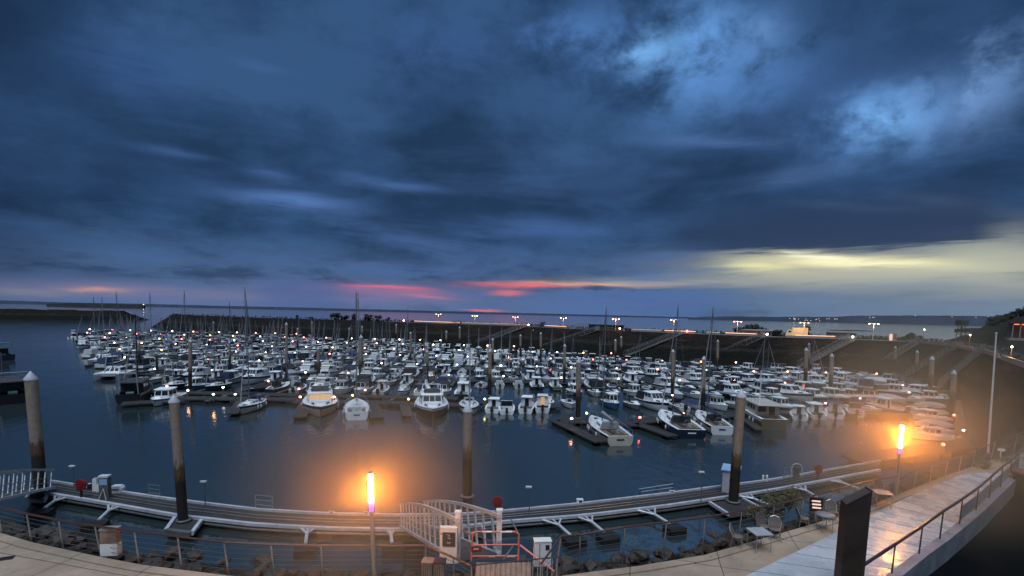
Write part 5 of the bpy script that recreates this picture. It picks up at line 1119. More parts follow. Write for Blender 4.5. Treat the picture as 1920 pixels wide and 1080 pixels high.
# gangway down to the pontoon
def plate_gangway(a, b, h, w, n, lb, arch=.25, bw=.22):
    o = thing('gangway', lb, 'gangway', a, 0, 'gangways from the quay to the service pontoon'); d = b-a; hd = Vector((d.x, d.y, 0)).normalized(); s = Vector((hd.y, -hd.x, 0))*(w/2)
    for sg in (-1, 1):
        lo_ = [a.lerp(b, k/n)+s*sg for k in range(n+1)]; hi_ = [p+Vector((0, 0, h+arch*sin(pi*k/n))) for k, p in enumerate(lo_)]
        mb = MB(); [mb.bar(p, q, .10, .16) for p, q in zip(lo_, lo_[1:])]; [mb.bar(p, q, .12, .14) for p, q in zip(hi_, hi_[1:])]
        for k in range(n):
            t = .5; p = lo_[k].lerp(lo_[k+1], .35); q = hi_[k].lerp(hi_[k+1], .75); u = hd*(bw/2)
            m_ = s.normalized()*.025
            mb.add([p-u-m_, p+u-m_, q+u-m_, q-u-m_, p-u+m_, p+u+m_, q+u+m_, q-u+m_], [(0, 1, 2, 3), (7, 6, 5, 4), (0, 4, 5, 1), (1, 5, 6, 2), (2, 6, 7, 3), (3, 7, 4, 0)])
        part('side_truss', mb, 'galv', o, True)
        mb = MB(); [mb.tube(p+Vector((0, 0, z)), q+Vector((0, 0, z)), .02, 5) for p, q in zip(lo_, lo_[1:]) for z in (.45, .8)]; part('handrail', mb, 'steel_rail', o, True)
    mb = MB(); mb.bar(a, b, w*.94, .10); part('walkway_deck', mb, 'pontoon_far', o, True); return o
plate_gangway(P(897, 1046, 6.05), P(772, 984, .85), 1.5, 1.55, 13, 'white slatted gangway sloping from the red gate to the pontoon')
plate_gangway(P(-190, 975, 6.0), P(78, 916, .85), 1.35, 1.5, 12, 'slatted gangway at the left edge beside the leftmost pile')
for (u, v, vt, lb) in [(858, 1047, 960, 'pale square post at the left of the gangway mouth'), (935, 1043, 957, 'pale square post at the right of the gangway mouth')]:
    b = P(u, v, QZ-.1); h = ztop(u, vt, b)-b.z; o = thing('gate_post', lb, 'post', b, 0, 'posts at the gangway mouth'); MB().box((0, 0, h/2), (.2, .2, h)).build('post', 'sign_white', o); MB().box((0, 0, h+.02), (.24, .24, .05)).build('cap', 'sign_white', o)
    MB().box((0, -.115, h*.3), (.14, .03, .3)).build('control_plate', 'galv', o)
# small things on the pontoon
def pt(u, v, z=.62): return P(u, v, z)
def lifebox(u, v, lb, h=1.3):
    b = pt(u, v); o = thing('lifebuoy_box', lb, 'lifebuoy box', b, 0, 'red lifebuoy boxes'); MB().box((0, 0, h*.3), (.12, .12, h*.6)).build('post', 'rubber', o)
    mb = MB(); mb.tube((0, -.1, h*.78), (0, .12, h*.78), .36, 16); mb.box((0, 0, h*.62), (.6, .18, .4)); mb.build('case', 'red_paint', o); mb = MB(); mb.tube((0, -.13, h*.78), (0, -.11, h*.78), .2, 12); mb.build('emblem', 'red_paint', o); return o
lifebox(153, 934, 'dark red lifebuoy box at the left of the pontoon', 1.35); lifebox(932, 964, 'red lifebuoy box just right of the gangway', 1.2); lifebox(1533, 899, 'bright red lifebuoy box near the right end of the pontoon', 1.3)
b = pt(198, 934); o = thing('fuel_pump', 'tall fuel pump with a pale lit top panel', 'fuel pump', b, R(10)); MB().box((0, 0, .8), (.62, .42, 1.6)).build('body', 'galv_dull', o); MB().box((0, 0, 1.68), (.68, .48, .14)).build('top', 'booth', o); MB().box((0, -.215, 1.3), (.5, .02, .45)).build('display', 'booth_roof', o)
mb = MB(); mb.path([(.34, -.1, 1.2), (.48, -.2, .8), (.42, -.25, .3), (.34, -.2, .7)], .03, 6); mb.build('hose', 'rubber', o); mb = MB(); mb.tube((-.25, -.4, 0), (0, -.22, .8), .03, 6); mb.tube((.25, -.4, 0), (0, -.22, .8), .03, 6); mb.build('nozzle_stand', 'galv', o)
for u, v, h, w, lb in [(180, 920, .95, .34, 'small white service box left of the fuel pump'), (187, 921, .55, .3, 'lower white box touching the fuel pump box'), (169, 917, .4, .3, 'dark little crate by the red lifebuoy box')]:
    o = thing('service_box', lb, 'box', pt(u, v), 0, 'service boxes beside the fuel pump'); MB().box((0, 0, h/2), (w, .3, h), 0, 0, .85).build('case', 'sign_white' if 'white' in lb else 'hull_black', o); MB().box((0, 0, h+.03), (w*.6, .2, .06)).build('lid', 'galv', o)
o = thing('storage_bin', 'rounded white bin right of the fuel pump', 'bin', pt(220, 923), R(8)); mb = MB(); mb.side([(-.45, 0), (.45, 0), (.45, .35), (.3, .55), (-.3, .55), (-.45, .35)], -.25, .25); mb.build('case', 'booth', o); MB().box((0, -.26, .3), (.5, .02, .1)).build('handle', 'galv_dull', o)
def ladder(u0, v0, u1, v1, vt, lb):
    a, b = pt(u0, v0), pt(u1, v1); h = ztop(u0, vt, a)-a.z; o = thing('ladder', lb, 'ladder', (a+b)/2, 0, 'ladders on the service pontoon')
    for p in (a, b): mb = MB(); mb.tube(p-Vector((0, 0, .6)), p+Vector((0, 0, h)), .035, 6); part('side_rail', mb, 'steel_rail', o, True)
    mb = MB()
    for k in range(5): z = -.3+(h+.3)*k/4; mb.tube(a+Vector((0, 0, z)), b+Vector((0, 0, z)), .025, 5)
    part('rungs', mb, 'steel_rail', o, True)
ladder(280, 931, 300, 934, 908, 'small metal ladder left of the second big pile'); ladder(479, 956, 511, 959, 928, 'metal ladder frame left of the glowing column lamp')
ladder(1469, 898, 1481, 896, 878, 'thin ladder left of the hose stand'); 
for u, v, vt, lb in [(385, 949, 903, 'thin pontoon lamp post right of the second big pile'), (992, 973, 913, 'thin pontoon lamp post right of the gangway'), (1314, 944, 885, 'thin pontoon lamp post left of the white booth'), (139, 912, 874, 'thin pontoon lamp post by the leftmost pile')]:
    b = pt(u, v); h = ztop(u, vt, b)-b.z; o = thing('pontoon_light_post', lb, 'lamp post', b, 0, 'unlit lamp posts on the service pontoon'); mb = MB(); mb.tube((0, 0, 0), (0, 0, h), .035, 6); mb.build('pole', 'galv_dull', o); mb = MB(); mb.box((-.08, 0, h), (.42, .2, .1)); mb.build('lamp_head', 'booth', o)
# white booth behind the pile
b = pt(1369, 921, .62); o = thing('ticket_booth', 'white booth with a blue sloping roof behind the near pile', 'booth', b, R(-28))
MB().box((0, 0, .92), (1.25, 1.25, 1.84)).build('wall', 'booth', o); mb = MB(); mb.add([(-.72, -.72, 1.84), (.72, -.72, 1.84), (.72, .72, 2.0), (-.72, .72, 2.0), (-.72, -.72, 1.92), (.72, -.72, 1.92), (.72, .72, 2.1), (-.72, .72, 2.1)], [(3, 2, 1, 0), (4, 5, 6, 7), (0, 1, 5, 4), (1, 2, 6, 5), (2, 3, 7, 6), (3, 0, 4, 7)]); mb.build('roof', 'booth_roof', o)
for x, y in ((-.63, -.63), (.63, -.63), (.63, .63), (-.63, .63)): MB().box((x, y, .92), (.06, .06, 1.86)).build('corner_post', 'galv_dull', o)
mb = MB(); mb.box((.15, -.64, 1.1), (.5, .02, .06)); mb.box((.2, -.64, .95), (.36, .02, .05)); mb.build('lettering', 'galv_dull', o); MB().box((-.645, .1, .9), (.02, .6, 1.5)).build('door', 'galv', o)
# hose stand, sign posts, small box
b = pt(1493, 896); o = thing('hose_stand', 'arched steel stand with a hose near the right end of the pontoon', 'hose stand', b, R(-20)); mb = MB(); pts = [(-.42, 0, 0), (-.42, 0, .9)]+[(-.42*cos(pi*k/8), 0, .9+.42*sin(pi*k/8)) for k in range(1, 8)]+[(.42, 0, .9), (.42, 0, 0)]; mb.path(pts, .045, 6); mb.build('frame', 'galv', o); MB().box((0, 0, .5), (.46, .3, 1.0)).build('cabinet', 'galv_dull', o)
mb = MB(); mb.path([(cos(k*.6)*.26, -.18, 1.0+sin(k*.6)*.26) for k in range(12)], .035, 6); mb.build('hose', 'rubber', o)
o = thing('meter_box', 'small white box with a black square on the pontoon edge', 'box', pt(1087, 945), R(5)); MB().box((0, 0, .2), (.5, .3, .4)).build('case', 'sign_white', o); MB().box((.02, -.155, .22), (.22, .02, .22)).build('dial', 'rubber', o)
for u, lb in ((1430.5, 'left of two small white bollards behind the booth'), (1437.5, 'right of two small white bollards behind the booth')): b = pt(u, 903); o = thing('bollard', lb, 'bollard', b, 0, 'small white bollards behind the booth'); mb = MB(); mb.lathe([(.11, 0), (.09, .45), (.1, .55), (.04, .6)], n=8); mb.build('post', 'sign_white', o); mb = MB(); mb.lathe([(.15, 0), (.15, .04)], n=8); mb.build('foot', 'galv_dull', o)
o = thing('cable_rail', 'faint low handrail in the water beyond the pontoon', 'handrail', P(1228, 915, .3)); mb = MB(); mb.tube(P(1198, 917, 1.0), P(1262, 907, 1.0), .03, 5); mb.tube(P(1202, 922, .5), P(1262, 914, .5), .025, 5); part('rail', mb, 'galv', o, True); mb = MB(); [mb.tube(P(u, v, -.3), P(u, v, .3)+Vector((0, 0, .75)), .025, 5) for u, v in ((1200, 929), (1230, 925), (1261, 920))]; part('post', mb, 'galv_dull', o, True)
for k, u in enumerate((592, 640, 1115, 1222)):
    b = along(FAR, (u-98)/1552); o = thing('cleat', f'mooring cleat on the outer pontoon edge, {nth(k+1)} from the left', 'cleat', (b.x, b.y, .78), R(-6), 'mooring cleats'); mb = MB(); mb.tube((-.22, 0, .1), (.22, 0, .1), .035, 6); mb.build('horn', 'galv', o); MB().box((0, 0, .04), (.16, .1, .1)).build('foot', 'galv_dull', o)
# ------------------------------------------------------------------ quay rail
def rail(name, label, posts, z, mat_top, loosez=None, cables=5, mp='steel_rail', cat='railing', r=.038, up=None):
    B_ = [P(u, v, z) for u, v, ut, vt in posts]; T_ = []
    for (u, v, ut, vt), b in zip(posts, B_): t = PD(ut, vt, b.y-.05); T_.append(t)
    o = thing(name, label, cat, B_[0])
    for b, t in zip(B_, T_): mb = MB(); mb.bar(b-Vector((0, 0, .15)), t, .035, .075) if False else mb.tube(b-Vector((0, 0, .2)), t, .032, 6, 0, .026); part('post', mb, mp, o, True)
    mb = MB(); mb.path(T_, r, 8); part('handrail', mb, mat_top, o, True)
    if cables:
        mb = MB()
        for k in range(1, cables+1):
            f = k/(cables+1); mb.path([b.lerp(t, f) for b, t in zip(B_, T_)], .008, 4)
        part('cables', mb, 'galv_dull', o, True)
    return o
rail('quay_railing', 'cable railing on the left, dark red handrail running to the gate', [(-110, 985, -130, 935), (5, 1002, -6, 949), (60, 1014, 50, 963), (119, 1026, 110, 975), (190, 1040, 178, 986), (262, 1056, 252, 996), (342, 1067, 333, 1006), (430, 1077, 420, 1017), (515, 1078, 508, 1021), (605, 1078, 602, 1023), (700, 1076, 699, 1023), (798, 1075, 798, 1023), (852, 1100, 850, 1045), (885, 1122, 884, 1062)], QZ-.05, 'rail_brown')
rail('quay_railing', 'cable railing right of the gate, dark handrail towards the terrace tables', [(1012, 1112, 1014, 1058), (1040, 1080, 1052, 1006), (1086, 1054, 1088, 1003), (1167, 1047, 1172, 988), (1243, 1036, 1250, 979), (1317, 1028, 1322, 970), (1384, 1012, 1391, 958), (1445, 1000, 1452, 947), (1498, 985, 1507, 934), (1554, 968, 1562, 919), (1612, 950, 1622, 904), (1672, 933, 1683, 893)], QZ-.05, 'rail_brown')
rail('quay_railing', 'orange lit railing beyond the right column lamp', [(1676, 932, 1687, 898), (1712, 918, 1720, 880), (1742, 910, 1748, 872), (1770, 902, 1777, 864), (1797, 886, 1803, 855), (1822, 875, 1829, 845), (1858, 860, 1866, 829), (1900, 846, 1908, 814), (1945, 830, 1952, 798)], QZ-.05, 'rail_brown')
# walkway rail, on its pale kerb
wp = [(1640, 1105, 1600, 1072), (1672, 1072, 1679, 1020), (1723, 1036, 1730, 986), (1762, 1008, 1769, 958), (1799, 980, 1805, 935), (1830, 955, 1835, 914), (1854, 932, 1859, 893), (1876, 912, 1880, 874), (1893, 895, 1897, 862), (1908, 880, 1912, 848), (1925, 862, 1930, 832)]
o = rail('walkway_railing', 'dark handrail with flat posts along the pale walkway kerb', wp, QZ+.2, 'rail_dark', None, 0, 'rail_dark', r=.055)
o2 = thing('glass_screen', 'grey glass panels fixed below the far part of the walkway handrail', 'screen', P(1799, 980, QZ+.2))
for k in range(4, 9):
    a, b = P(wp[k][0], wp[k][1], QZ+.2), P(wp[k+1][0], wp[k+1][1], QZ+.2); a2, b2 = a.lerp(b, .06), a.lerp(b, .94); mb = MB(); mb.bar(a2+Vector((0, 0, .42)), b2+Vector((0, 0, .42)), .02, .62); part('glass_panel', mb, 'tube_grey', o2, True)
# ------------------------------------------------------------------ glowing column lamps
def column_lamp(u, v, ut, vt, frac, lb):
    b = P(u, v, QZ); t = PD(ut, vt, b.y); o = thing('column_lamp', lb, 'column lamp', b, 0, 'glowing column lamps on the quay'); H = t-b
    mb = MB(); mb.tube(b, b+H*(1-frac-.085), .07, 12); mb.tube(b, b+Vector((0, 0, .06)), .16, 12); part('pole', mb, 'steel_rail', o, True)
    mb = MB(); mb.tube(b+H*(1-frac-.085), b+H*(1-frac-.004), .075, 12, 0, .09); part('lower_lens', mb, 'glow_foot', o, True)
    mb = MB(); mb.tube(b+H*(1-frac), b+H*.985, .078, 14); part('light_tube', mb, 'glow_column', o, True)
    mb = MB(); mb.tube(b+H*.985, t, .10, 12); mb.tube(b+H*(1-frac-.004), b+H*(1-frac), .10, 12); part('collar', mb, 'galv_dull', o, True)
    c_ = b+H*(1-frac/2); return c_
C1 = column_lamp(702, 1088, 694, 885, .27, 'glowing orange column lamp left of the gangway')
C2 = column_lamp(1679, 931, 1692, 795, .32, 'glowing orange column lamp at the right beside the walkway')
# added volume round each lamp, standing in for flare on the lens
def lens_glow_mist(c_, r, dens, name='lens_glow_mist'):
    m = bpy.data.materials.new('lens_glow_mist'); m.use_nodes = True; nt = m.node_tree; q = G(nt)
    nt.nodes.remove(nt.nodes['Principled BSDF']); v = nt.nodes.new('ShaderNodeVolumePrincipled'); v.inputs['Color'].default_value = (1, .80, .52, 1); v.inputs['Anisotropy'].default_value = .0  # warm lamp tint put into the volume colour
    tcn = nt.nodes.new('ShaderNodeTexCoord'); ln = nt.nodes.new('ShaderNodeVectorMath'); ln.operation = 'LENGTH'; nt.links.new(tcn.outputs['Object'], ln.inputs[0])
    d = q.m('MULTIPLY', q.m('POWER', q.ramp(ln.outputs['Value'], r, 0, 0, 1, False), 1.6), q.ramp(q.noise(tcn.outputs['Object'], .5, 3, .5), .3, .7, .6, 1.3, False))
    nt.links.new(q.m('MULTIPLY', d, dens), v.inputs['Density']); nt.links.new(v.outputs[0], nt.nodes['Material Output'].inputs['Volume']); M['lens_glow_mist'] = m
    mb = MB(); mb.ico((0, 0, 0), r, 0, sub=3); o = mb.build(name, 'lens_glow_mist'); o.location = c_
    return tag(o, 'added glow volume round a column lamp, standing in for lens flare', 'lens_glow_mist', kind='stuff')
lens_glow_mist(C1, 5.2, .11); lens_glow_mist(C2, 8.0, .15)
# ------------------------------------------------------------------ gate area
b = P(841, 1054, QZ); o = thing('information_sign', 'pale upright sign with a dark panel at the gangway head', 'sign', b, R(-3)); h = 1.32; MB().box((0, 0, h/2), (.62, .2, h)).build('body', 'sign_white', o); pn = MB().box((.02, -.107, h*.68), (.46, .02, .52)).build('panel', 'sign_dark', o); KIDS.setdefault(o.name, [])
mb = MB()
for s in (0, pi): mb.path([(.02+cos(s+k*.35)*(.015+.012*k), -.122, h*.76+sin(s+k*.35)*(.015+.012*k)) for k in range(8)], .009, 4)
mb.build('swirl_emblem', 'sign_white', pn)
mb = MB(); mb.box((.02, -.119, h*.60), (.16, .006, .015)); mb.box((.02, -.119, h*.57), (.10, .006, .015)); mb.build('lettering', 'sign_white', pn); MB().box((-.26, -.105, h*.83), (.04, .02, .05)).build('red_button', 'red_paint', o)
# red gate
o = thing('safety_gate', 'red and white tubular gate across the gangway head', 'gate', P(928, 1052, QZ)); 
def g3(u, v, vt=None, base=(928, 1056)):
    bb = P(u, base[1], QZ); return PD(u, v, bb.y)
mb = MB(); mb.path([g3(884, 1052), g3(886, 1000), g3(893, 997), g3(966, 997), g3(973, 1002), g3(972, 1052)], .035, 8); part('frame', mb, 'pink_steel', o, True)
for v in (1022, 1043): mb = MB(); mb.tube(g3(885, v), g3(973, v-1), .028, 8); part('cross_rail', mb, 'pink_steel', o, True)
for u0, u1 in ((905, 922), (938, 960)): mb = MB(); mb.tube(g3(u0, 997.2), g3(u1, 997.1), .038, 8); mb.tube(g3(u0+12, 1043), g3(u1+6, 1043), .031, 8); part('white_band', mb, 'sign_white', o, True)
q_ = [g3(884, 1024), g3(903, 1024), g3(903, 1034), g3(884, 1034)]; mb = MB(); mb.add([p-Vector((0, .05, 0)) for p in q_]+[p-Vector((0, .02, 0)) for p in q_], [(3, 2, 1, 0), (4, 5, 6, 7), (0, 1, 5, 4), (1, 2, 6, 5), (2, 3, 7, 6), (3, 0, 4, 7)]); sg = part('red_sign', mb, 'red_paint', o, True)
mb = MB(); mb.bar(g3(888, 1028)-Vector((0, .06, 0)), g3(898, 1028)-Vector((0, .06, 0)), .01, .03); part('sign_lettering', mb, 'sign_white', o, True)
mb = MB(); mb.path([P(866, 1046, QZ)+Vector((0, 0, 1.05)), g3(886, 1001)], .03, 6); mb.path([P(957, 1046, QZ)+Vector((0, .9, 1.1)), g3(972, 1001)], .03, 6); mb.tube(g3(944, 1048), g3(962, 1024), .03, 6); part('side_rail', mb, 'steel_rail', o, True)
mb = MB(); mb.tube(g3(975, 1022), P(1040, 1078, QZ)+Vector((0, 0, .12)), .035, 6); part('diagonal_strut', mb, 'pink_steel', o, True)
mb = MB(); mb.add([P(872, 1050, QZ+.06), P(985, 1050, QZ+.06), P(985, 1040, QZ+.06), P(872, 1040, QZ+.06)]+[P(872, 1050, QZ-.2), P(985, 1050, QZ-.2), P(985, 1040, QZ-.2), P(872, 1040, QZ-.2)], [(0, 1, 2, 3), (0, 4, 5, 1), (1, 5, 6, 2), (2, 6, 7, 3), (3, 7, 4, 0)]); part('landing', mb, 'pontoon_far', o, True)
# white cabinet
b = P(1016, 1058, QZ); o = thing('utility_cabinet', 'white utility cabinet with a small black square, right of the red gate', 'cabinet', b, R(6)); MB().box((0, 0, .45), (.6, .32, .9)).build('body', 'sign_white', o); MB().box((0, 0, .915), (.64, .36, .03)).build('lid', 'sign_white', o); MB().box((.16, -.168, .7), (.14, .016, .18)).build('black_plate', 'rubber', o); MB().box((-.12, -.165, .45), (.02, .012, .8)).build('door_seam', 'galv_dull', o)
# crowd barrier
a, c_ = P(886, 1116, QZ), P(1052, 1098, QZ); o = thing('crowd_barrier', 'dark curved crowd barrier at the bottom edge in front of the gate', 'barrier', (a+c_)/2); hh = Vector((0, 0, 1.0))
mb = MB(); mb.path([a+Vector((0, 0, .12)), a+hh*.86, a.lerp(c_, .04)+hh, a.lerp(c_, .96)+hh, c_+hh*.86, c_+Vector((0, 0, .12))], .024, 8); mb.tube(a+Vector((0, 0, .15)), c_+Vector((0, 0, .15)), .02, 6); part('frame', mb, 'rail_dark', o, True)
for k in range(1, 18): p = a.lerp(c_, k/18); mb = MB(); mb.tube(p+Vector((0, 0, .15)), p+hh, .009, 5); part('bar', mb, 'galv', o, True)
for p in (a, c_): mb = MB(); mb.bar(p+Vector((0, -.3, .03)), p+Vector((0, .3, .03)), .05, .04); part('foot', mb, 'rail_dark', o, True)
# plank ramp
o = thing('plank_ramp', 'brown plank ramp leading up to the red gate', 'ramp', P(940, 1085, QZ)); 
for k in range(11):
    u0, u1 = 893+k*9.4, 901.6+k*9.4; mb = MB(); mb.prism([(p.x, p.y) for p in (P(u0+(u0-930)*.06-4, 1140, QZ), P(u1+(u1-930)*.06-4, 1140, QZ), P(u1, 1058, QZ), P(u0, 1058, QZ))], QZ+.01, QZ+.07); part('plank', mb, 'plank', o, True)
# slatted litter bins
for k, u in enumerate((802, 824)):
    b = P(u, 1107, QZ); o = thing('litter_bin', ['left slatted wooden litter bin at the bottom edge', 'right slatted wooden litter bin with a dark opening'][k], 'litter bin', b, R(-4), 'slatted litter bins'); mb = MB(); mb.box((0, 0, .48), (.28, .28, .9)); mb.build('liner', 'rubber', o)
    for j in range(5):
        for s in (-1, 1): mb = MB(); mb.box((-.15+j*.075, s*.165, .5), (.055, .025, .96)); mb.build('slat', 'slat_wood', o); mb = MB(); mb.box((s*.165, -.15+j*.075, .5), (.025, .055, .96)); mb.build('slat', 'slat_wood', o)
    MB().box((0, 0, 1.0), (.38, .38, .05)).build('lid', 'rail_dark' if k else 'slat_wood', o)
# stained white post at left
b = P(209, 1039, QZ); o = thing('concrete_marker', 'pale stained concrete marker post at the left railing', 'marker', b, R(8)); MB().box((0, 0, .22), (.56, .3, .44)).build('base', 'sign_white', o); MB().box((0, 0, .68), (.54, .28, .48)).build('stained_block', 'plank', o); MB().box((0, 0, .96), (.58, .32, .08)).build('cap', 'building_warm', o)
# manhole
b = P(12, 1047, QZ+.006); o = thing('drain_cover', 'dark rusty drain cover at the left of the promenade', 'drain cover', b, R(25)); MB().box((0, 0, .006), (.42, .30, .012)).build('plate', 'rail_dark', o); mb = MB(); [mb.box((-.15+.06*k, 0, .015), (.02, .24, .006)) for k in range(6)]; mb.build('ribs', 'rubber', o)
# tall leaning rusty panel near the camera
b = P(1588, 1120, QZ); tt = PD(1606, 926, b.y); o = thing('leaning_panel', 'tall dark rusty panel leaning right, in front of the walkway', 'panel', b); H = tt-b; s = Vector((1, .12, 0)).normalized()*.42; d = Vector((-.12, 1, 0)).normalized()*.14
vs = [b-s-d, b+s-d, b+s+d, b-s+d]; vt = [v+H for v in vs]; vt[0].z -= .30; vt[3].z -= .22; vt[1].z += .10; vt[2].z += .16
mb = MB(); mb.add(vs+vt, [(3, 2, 1, 0), (4, 5, 6, 7), (0, 1, 5, 4), (1, 2, 6, 5), (2, 3, 7, 6), (3, 0, 4, 7)]); part('body', mb, 'panel_rust', o, True); mb = MB(); mb.path([v+Vector((0, 0, .02)) for v in (vt[0], vt[1], vt[2])], .02, 5); part('edge_trim', mb, 'rail_dark', o, True)
# ------------------------------------------------------------------ terrace furniture
def chair(u, v, rz, lb):
    o = thing('bistro_chair', lb, 'chair', P(u, v, QZ), rz, 'terrace chairs'); mb = MB(); mb.lathe([(.01, .43), (.22, .43), (.235, .455), (.22, .475), (.01, .475)], n=14); mb.build('seat', 'wicker', o)
    mb = MB(); mb.path([(-.21, .12, .45), (-.25, .24, .7), (-.17, .28, .86), (0, .3, .91), (.17, .28, .86), (.25, .24, .7), (.21, .12, .45)], .016, 6); mb.build('back_frame', 'steel_rail', o); mb = MB(); mb.add([(-.2, .16, .5), (.2, .16, .5), (.23, .25, .72), (.14, .285, .86), (-.14, .285, .86), (-.23, .25, .72)]+[(-.2, .18, .5), (.2, .18, .5), (.23, .27, .72), (.14, .305, .86), (-.14, .305, .86), (-.23, .27, .72)], [(0, 1, 2, 3, 4, 5), (11, 10, 9, 8, 7, 6)]+[(i, (i+1) % 6, 6+(i+1) % 6, 6+i) for i in range(6)]); mb.build('backrest', 'wicker', o)
    for x, y in ((-.2, -.18), (.2, -.18), (.2, .18), (-.2, .18)): mb = MB(); mb.tube((x*.8, y*.8, .45), (x*1.15, y*1.15, 0), .014, 6); mb.build('leg', 'steel_rail', o)
def table(u, v, rz, lb, rnd=False):
    o = thing('bistro_table', lb, 'table', P(u, v, QZ), rz, 'terrace tables'); mb = MB()
    if rnd: mb.lathe([(.01, .7), (.38, .7), (.39, .73), (.01, .73)], n=18)
    else: mb.box((0, 0, .72), (.72, .72, .035))
    mb.build('tabletop', 'tube_grey', o)
    for x, y in ((-.3, -.3), (.3, -.3), (.3, .3), (-.3, .3)): k = .7 if rnd else 1; mb = MB(); mb.tube((x*k, y*k, .7), (x*1.02*k, y*1.02*k, 0), .018, 6); mb.build('leg', 'steel_rail', o)
table(1422, 1030, R(8), 'square topped table nearest the corner of the railing'); chair(1381, 1026, R(60), 'chair left of the square table, seen from the side'); chair(1452, 1012, R(-20), 'round backed chair right of the square table'); chair(1432, 1006, R(20), 'round backed chair behind the square table')
table(1545, 995, 0, 'small round table with a chair behind it, right of centre terrace', True); chair(1560, 978, R(-8), 'round backed chair behind the small round table'); chair(1505, 990, R(75), 'chair left of the small round table, low against the railing')
table(1652, 950, R(-20), 'table right of the dark leaning panel'); chair(1628, 948, R(50), 'chair just behind the dark leaning panel'); chair(1650, 935, R(-10), 'round backed chair behind the table at the lamp')
o = thing('menu_board', 'small black menu board with lit pale lines on the railing', 'menu board', P(1528, 978, QZ), R(-12)); b_ = MB().box((0, 0, .78), (.52, .05, .62)).build('board', 'rubber', o); 
for k in range(3): MB().box((-.02+.02*k, -.032, .95-.15*k), (.36, .012, .07)).build('lit_line', 'lit_screen', b_)
MB().box((0, 0, .24), (.05, .04, .48)).build('post', 'steel_rail', o)
for u, v, lb in ((1452, 988, 'tangled yellowish shrub behind the railing by the tables'), (1420, 1000, 'low dry shrub left of the yellowish one'), (1486, 972, 'yellowish shrub right of the tangled one')):
    p = P(u, v, QZ-.6)+Vector((.3, .9, 0)); r_ = random.Random(u); o = thing('shrub', lb, 'shrub', p, 0, 'shrubs behind the terrace railing'); mb = MB()
    for k in range(9): a_ = r_.random()*6.28; mb.tube((0, 0, 0), (cos(a_)*.5, sin(a_)*.3, r_.uniform(.7, 1.3)), .012, 4, 0, .004)
    mb.build('stems', 'bark', o); mb = MB(); leafmass(mb, (0, 0, .8), .75, .5, .62, 520, .06, r_, 0, 8); mb.build('foliage', 'bush_leaf', o)
# planter with a palm at right
b = P(1922, 905, QZ); b.z = 2.4; o = thing('planter', 'dark tall round planter with a terracotta rim and palm at right edge', 'planter', b); mb = MB(); mb.lathe([(.35, 0), (.5, 3.4), (.55, 4.2), (.5, 4.25), (.42, 4.1)], n=18); mb.build('pot', 'rubber', o); mb = MB(); mb.lathe([(.56, 4.1), (.62, 4.15), (.62, 4.25), (.54, 4.27)], n=18); mb.build('rim', 'terracotta', o)
o = thing('palm_plant', 'spiky palm growing in the tall planter at right edge', 'palm', b+Vector((0, 0, 4.1))); mb = MB(); mb.tube((0, 0, 0), (0, 0, .6), .08, 8); mb.build('trunk', 'bark', o); r_ = random.Random(4)
for k in range(16):
    a_ = k*.9; e = r_.uniform(.5, 1.2); L_ = r_.uniform(.9, 1.3); mb = MB(); pts = [Vector((cos(a_)*L_*t*cos(e*(1-.5*t)), sin(a_)*L_*t*cos(e*(1-.5*t)), .6+L_*t*sin(e)-.5*t*t)) for t in (0, .25, .5, .75, 1)]; sd = Vector((-sin(a_), cos(a_), 0))
    for i, (p, q) in enumerate(zip(pts, pts[1:])): w0, w1 = (.05, .06, .05, .03, .0)[i], (.05, .06, .05, .03, .004)[i+1]; mb.add([p-sd*w0, p+sd*w0, q+sd*w1, q-sd*w1], [(0, 1, 2, 3)])
    mb.build('frond', 'palm_leaf', o)
# flagpole
b = P(1852, 857, QZ-.5); t = PD(1868, 625, b.y); o = thing('flagpole', 'tall thin white flagpole at the right beside the rocky bank', 'flagpole', b); mb = MB(); mb.tube(b, t, .075, 10, 0, .045); part('pole', mb, 'sign_white', o, True); mb = MB(); mb.ico(t, .09); part('ball_top', mb, 'galv', o, True); mb = MB(); mb.tube(b, b+Vector((0, 0, .3)), .16, 10); part('base_plate', mb, 'galv_dull', o, True)
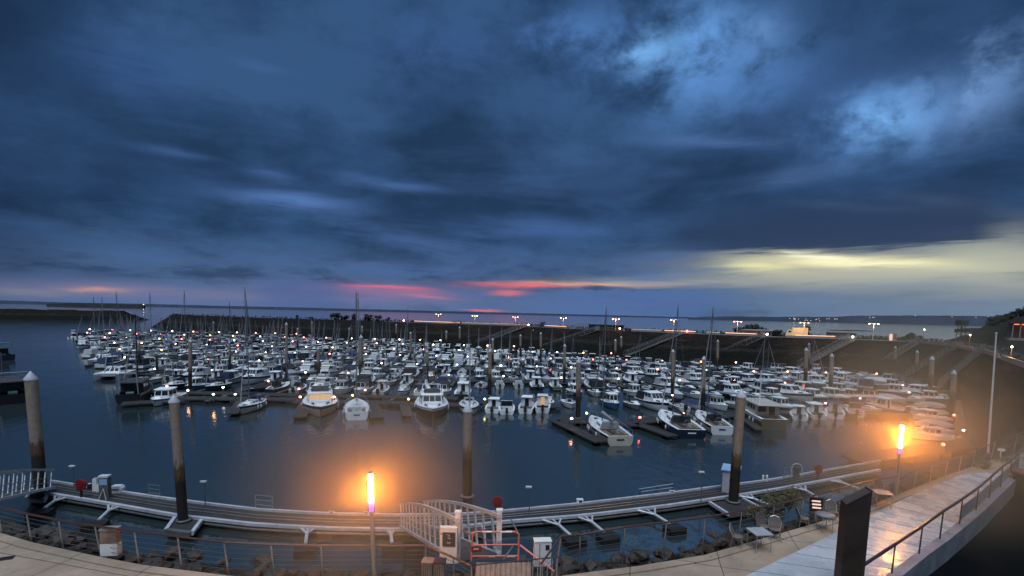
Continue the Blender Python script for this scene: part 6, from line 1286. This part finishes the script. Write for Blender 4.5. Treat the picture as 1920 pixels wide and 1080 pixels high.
# street sign beyond the walkway
o = thing('small_sign', 'small pale sign on a post beyond the end of the walkway', 'sign', P(1874, 872, QZ), R(-25)); MB().box((0, 0, .5), (.06, .06, 1.0)).build('post', 'galv', o); MB().box((0, -.03, 1.0), (.36, .05, .16)).build('board', 'sign_white', o)
for u, v, s, lb in ((1845, 878, 1.0, 'dark low shrub beyond the walkway end, left'), (1888, 868, 1.2, 'dark low shrub beyond the walkway end, right'), (1906, 842, 1.5, 'tangled reddish shrub near the right edge behind the rail')):
    p = P(u, v, QZ); r_ = random.Random(u); o = thing('shrub', lb, 'shrub', p, 0, 'shrubs beyond the walkway'); mb = MB()
    for k in range(7): a_ = r_.random()*6.28; mb.tube((0, 0, 0), (cos(a_)*.4*s, sin(a_)*.3*s, r_.uniform(.5, .9)*s), .014, 4, 0, .004)
    mb.build('stems', 'bark', o); mb = MB(); leafmass(mb, (0, 0, .5*s), .7*s, .5*s, .5*s, 420, .06, r_, 0, 7); mb.build('foliage', 'palm_leaf', o)
# boulders on the shelf below the railing
r_ = random.Random(12); BP = []
for a in range(8):
    mb = MB(); mb.ico((0, 0, 0), 1, 0, .24, (1, .8, .62), 1 if a % 2 else 2, r_); BP.append(mb.build('boulder', 'boulder'))
used = set(); nb = 0
for i in range(len(E2)-1):
    u = proj(E2[i])[0]
    if not (-60 < u < 1800): continue
    dn = (O2[i]-E2[i]).normalized(); seg = E2[i+1]-E2[i]
    for k in range(max(1, int(seg.length/1.0))):
        for off, zz in ((.7, -.42), (1.25, -.5), (1.8, -.6)):
            if r_.random() < .28: continue
            p = E2[i]+seg*r_.random()+dn*(off+r_.uniform(-.3, .3)); s = r_.uniform(.2, .42); src = r_.choice(BP); o = src if src.name not in used else src.copy()
            if src.name in used: COL.objects.link(o)
            used.add(src.name); nb += 1; o.location = (p.x, p.y, QZ+zz+r_.uniform(-.1, .12)); o.rotation_euler = (r_.uniform(-.4, .4), r_.uniform(-.4, .4), r_.random()*6.28); o.scale = (s, s*r_.uniform(.8, 1.2), s*r_.uniform(.7, 1.1))
            tag(o, 'rough brown boulder in the riprap just below the quay railing', 'boulder', 'boulders along the quay edge')
print('boulders', nb, 'motorboats', len(near), 'rest', len(rest), 'sails', len(sails))
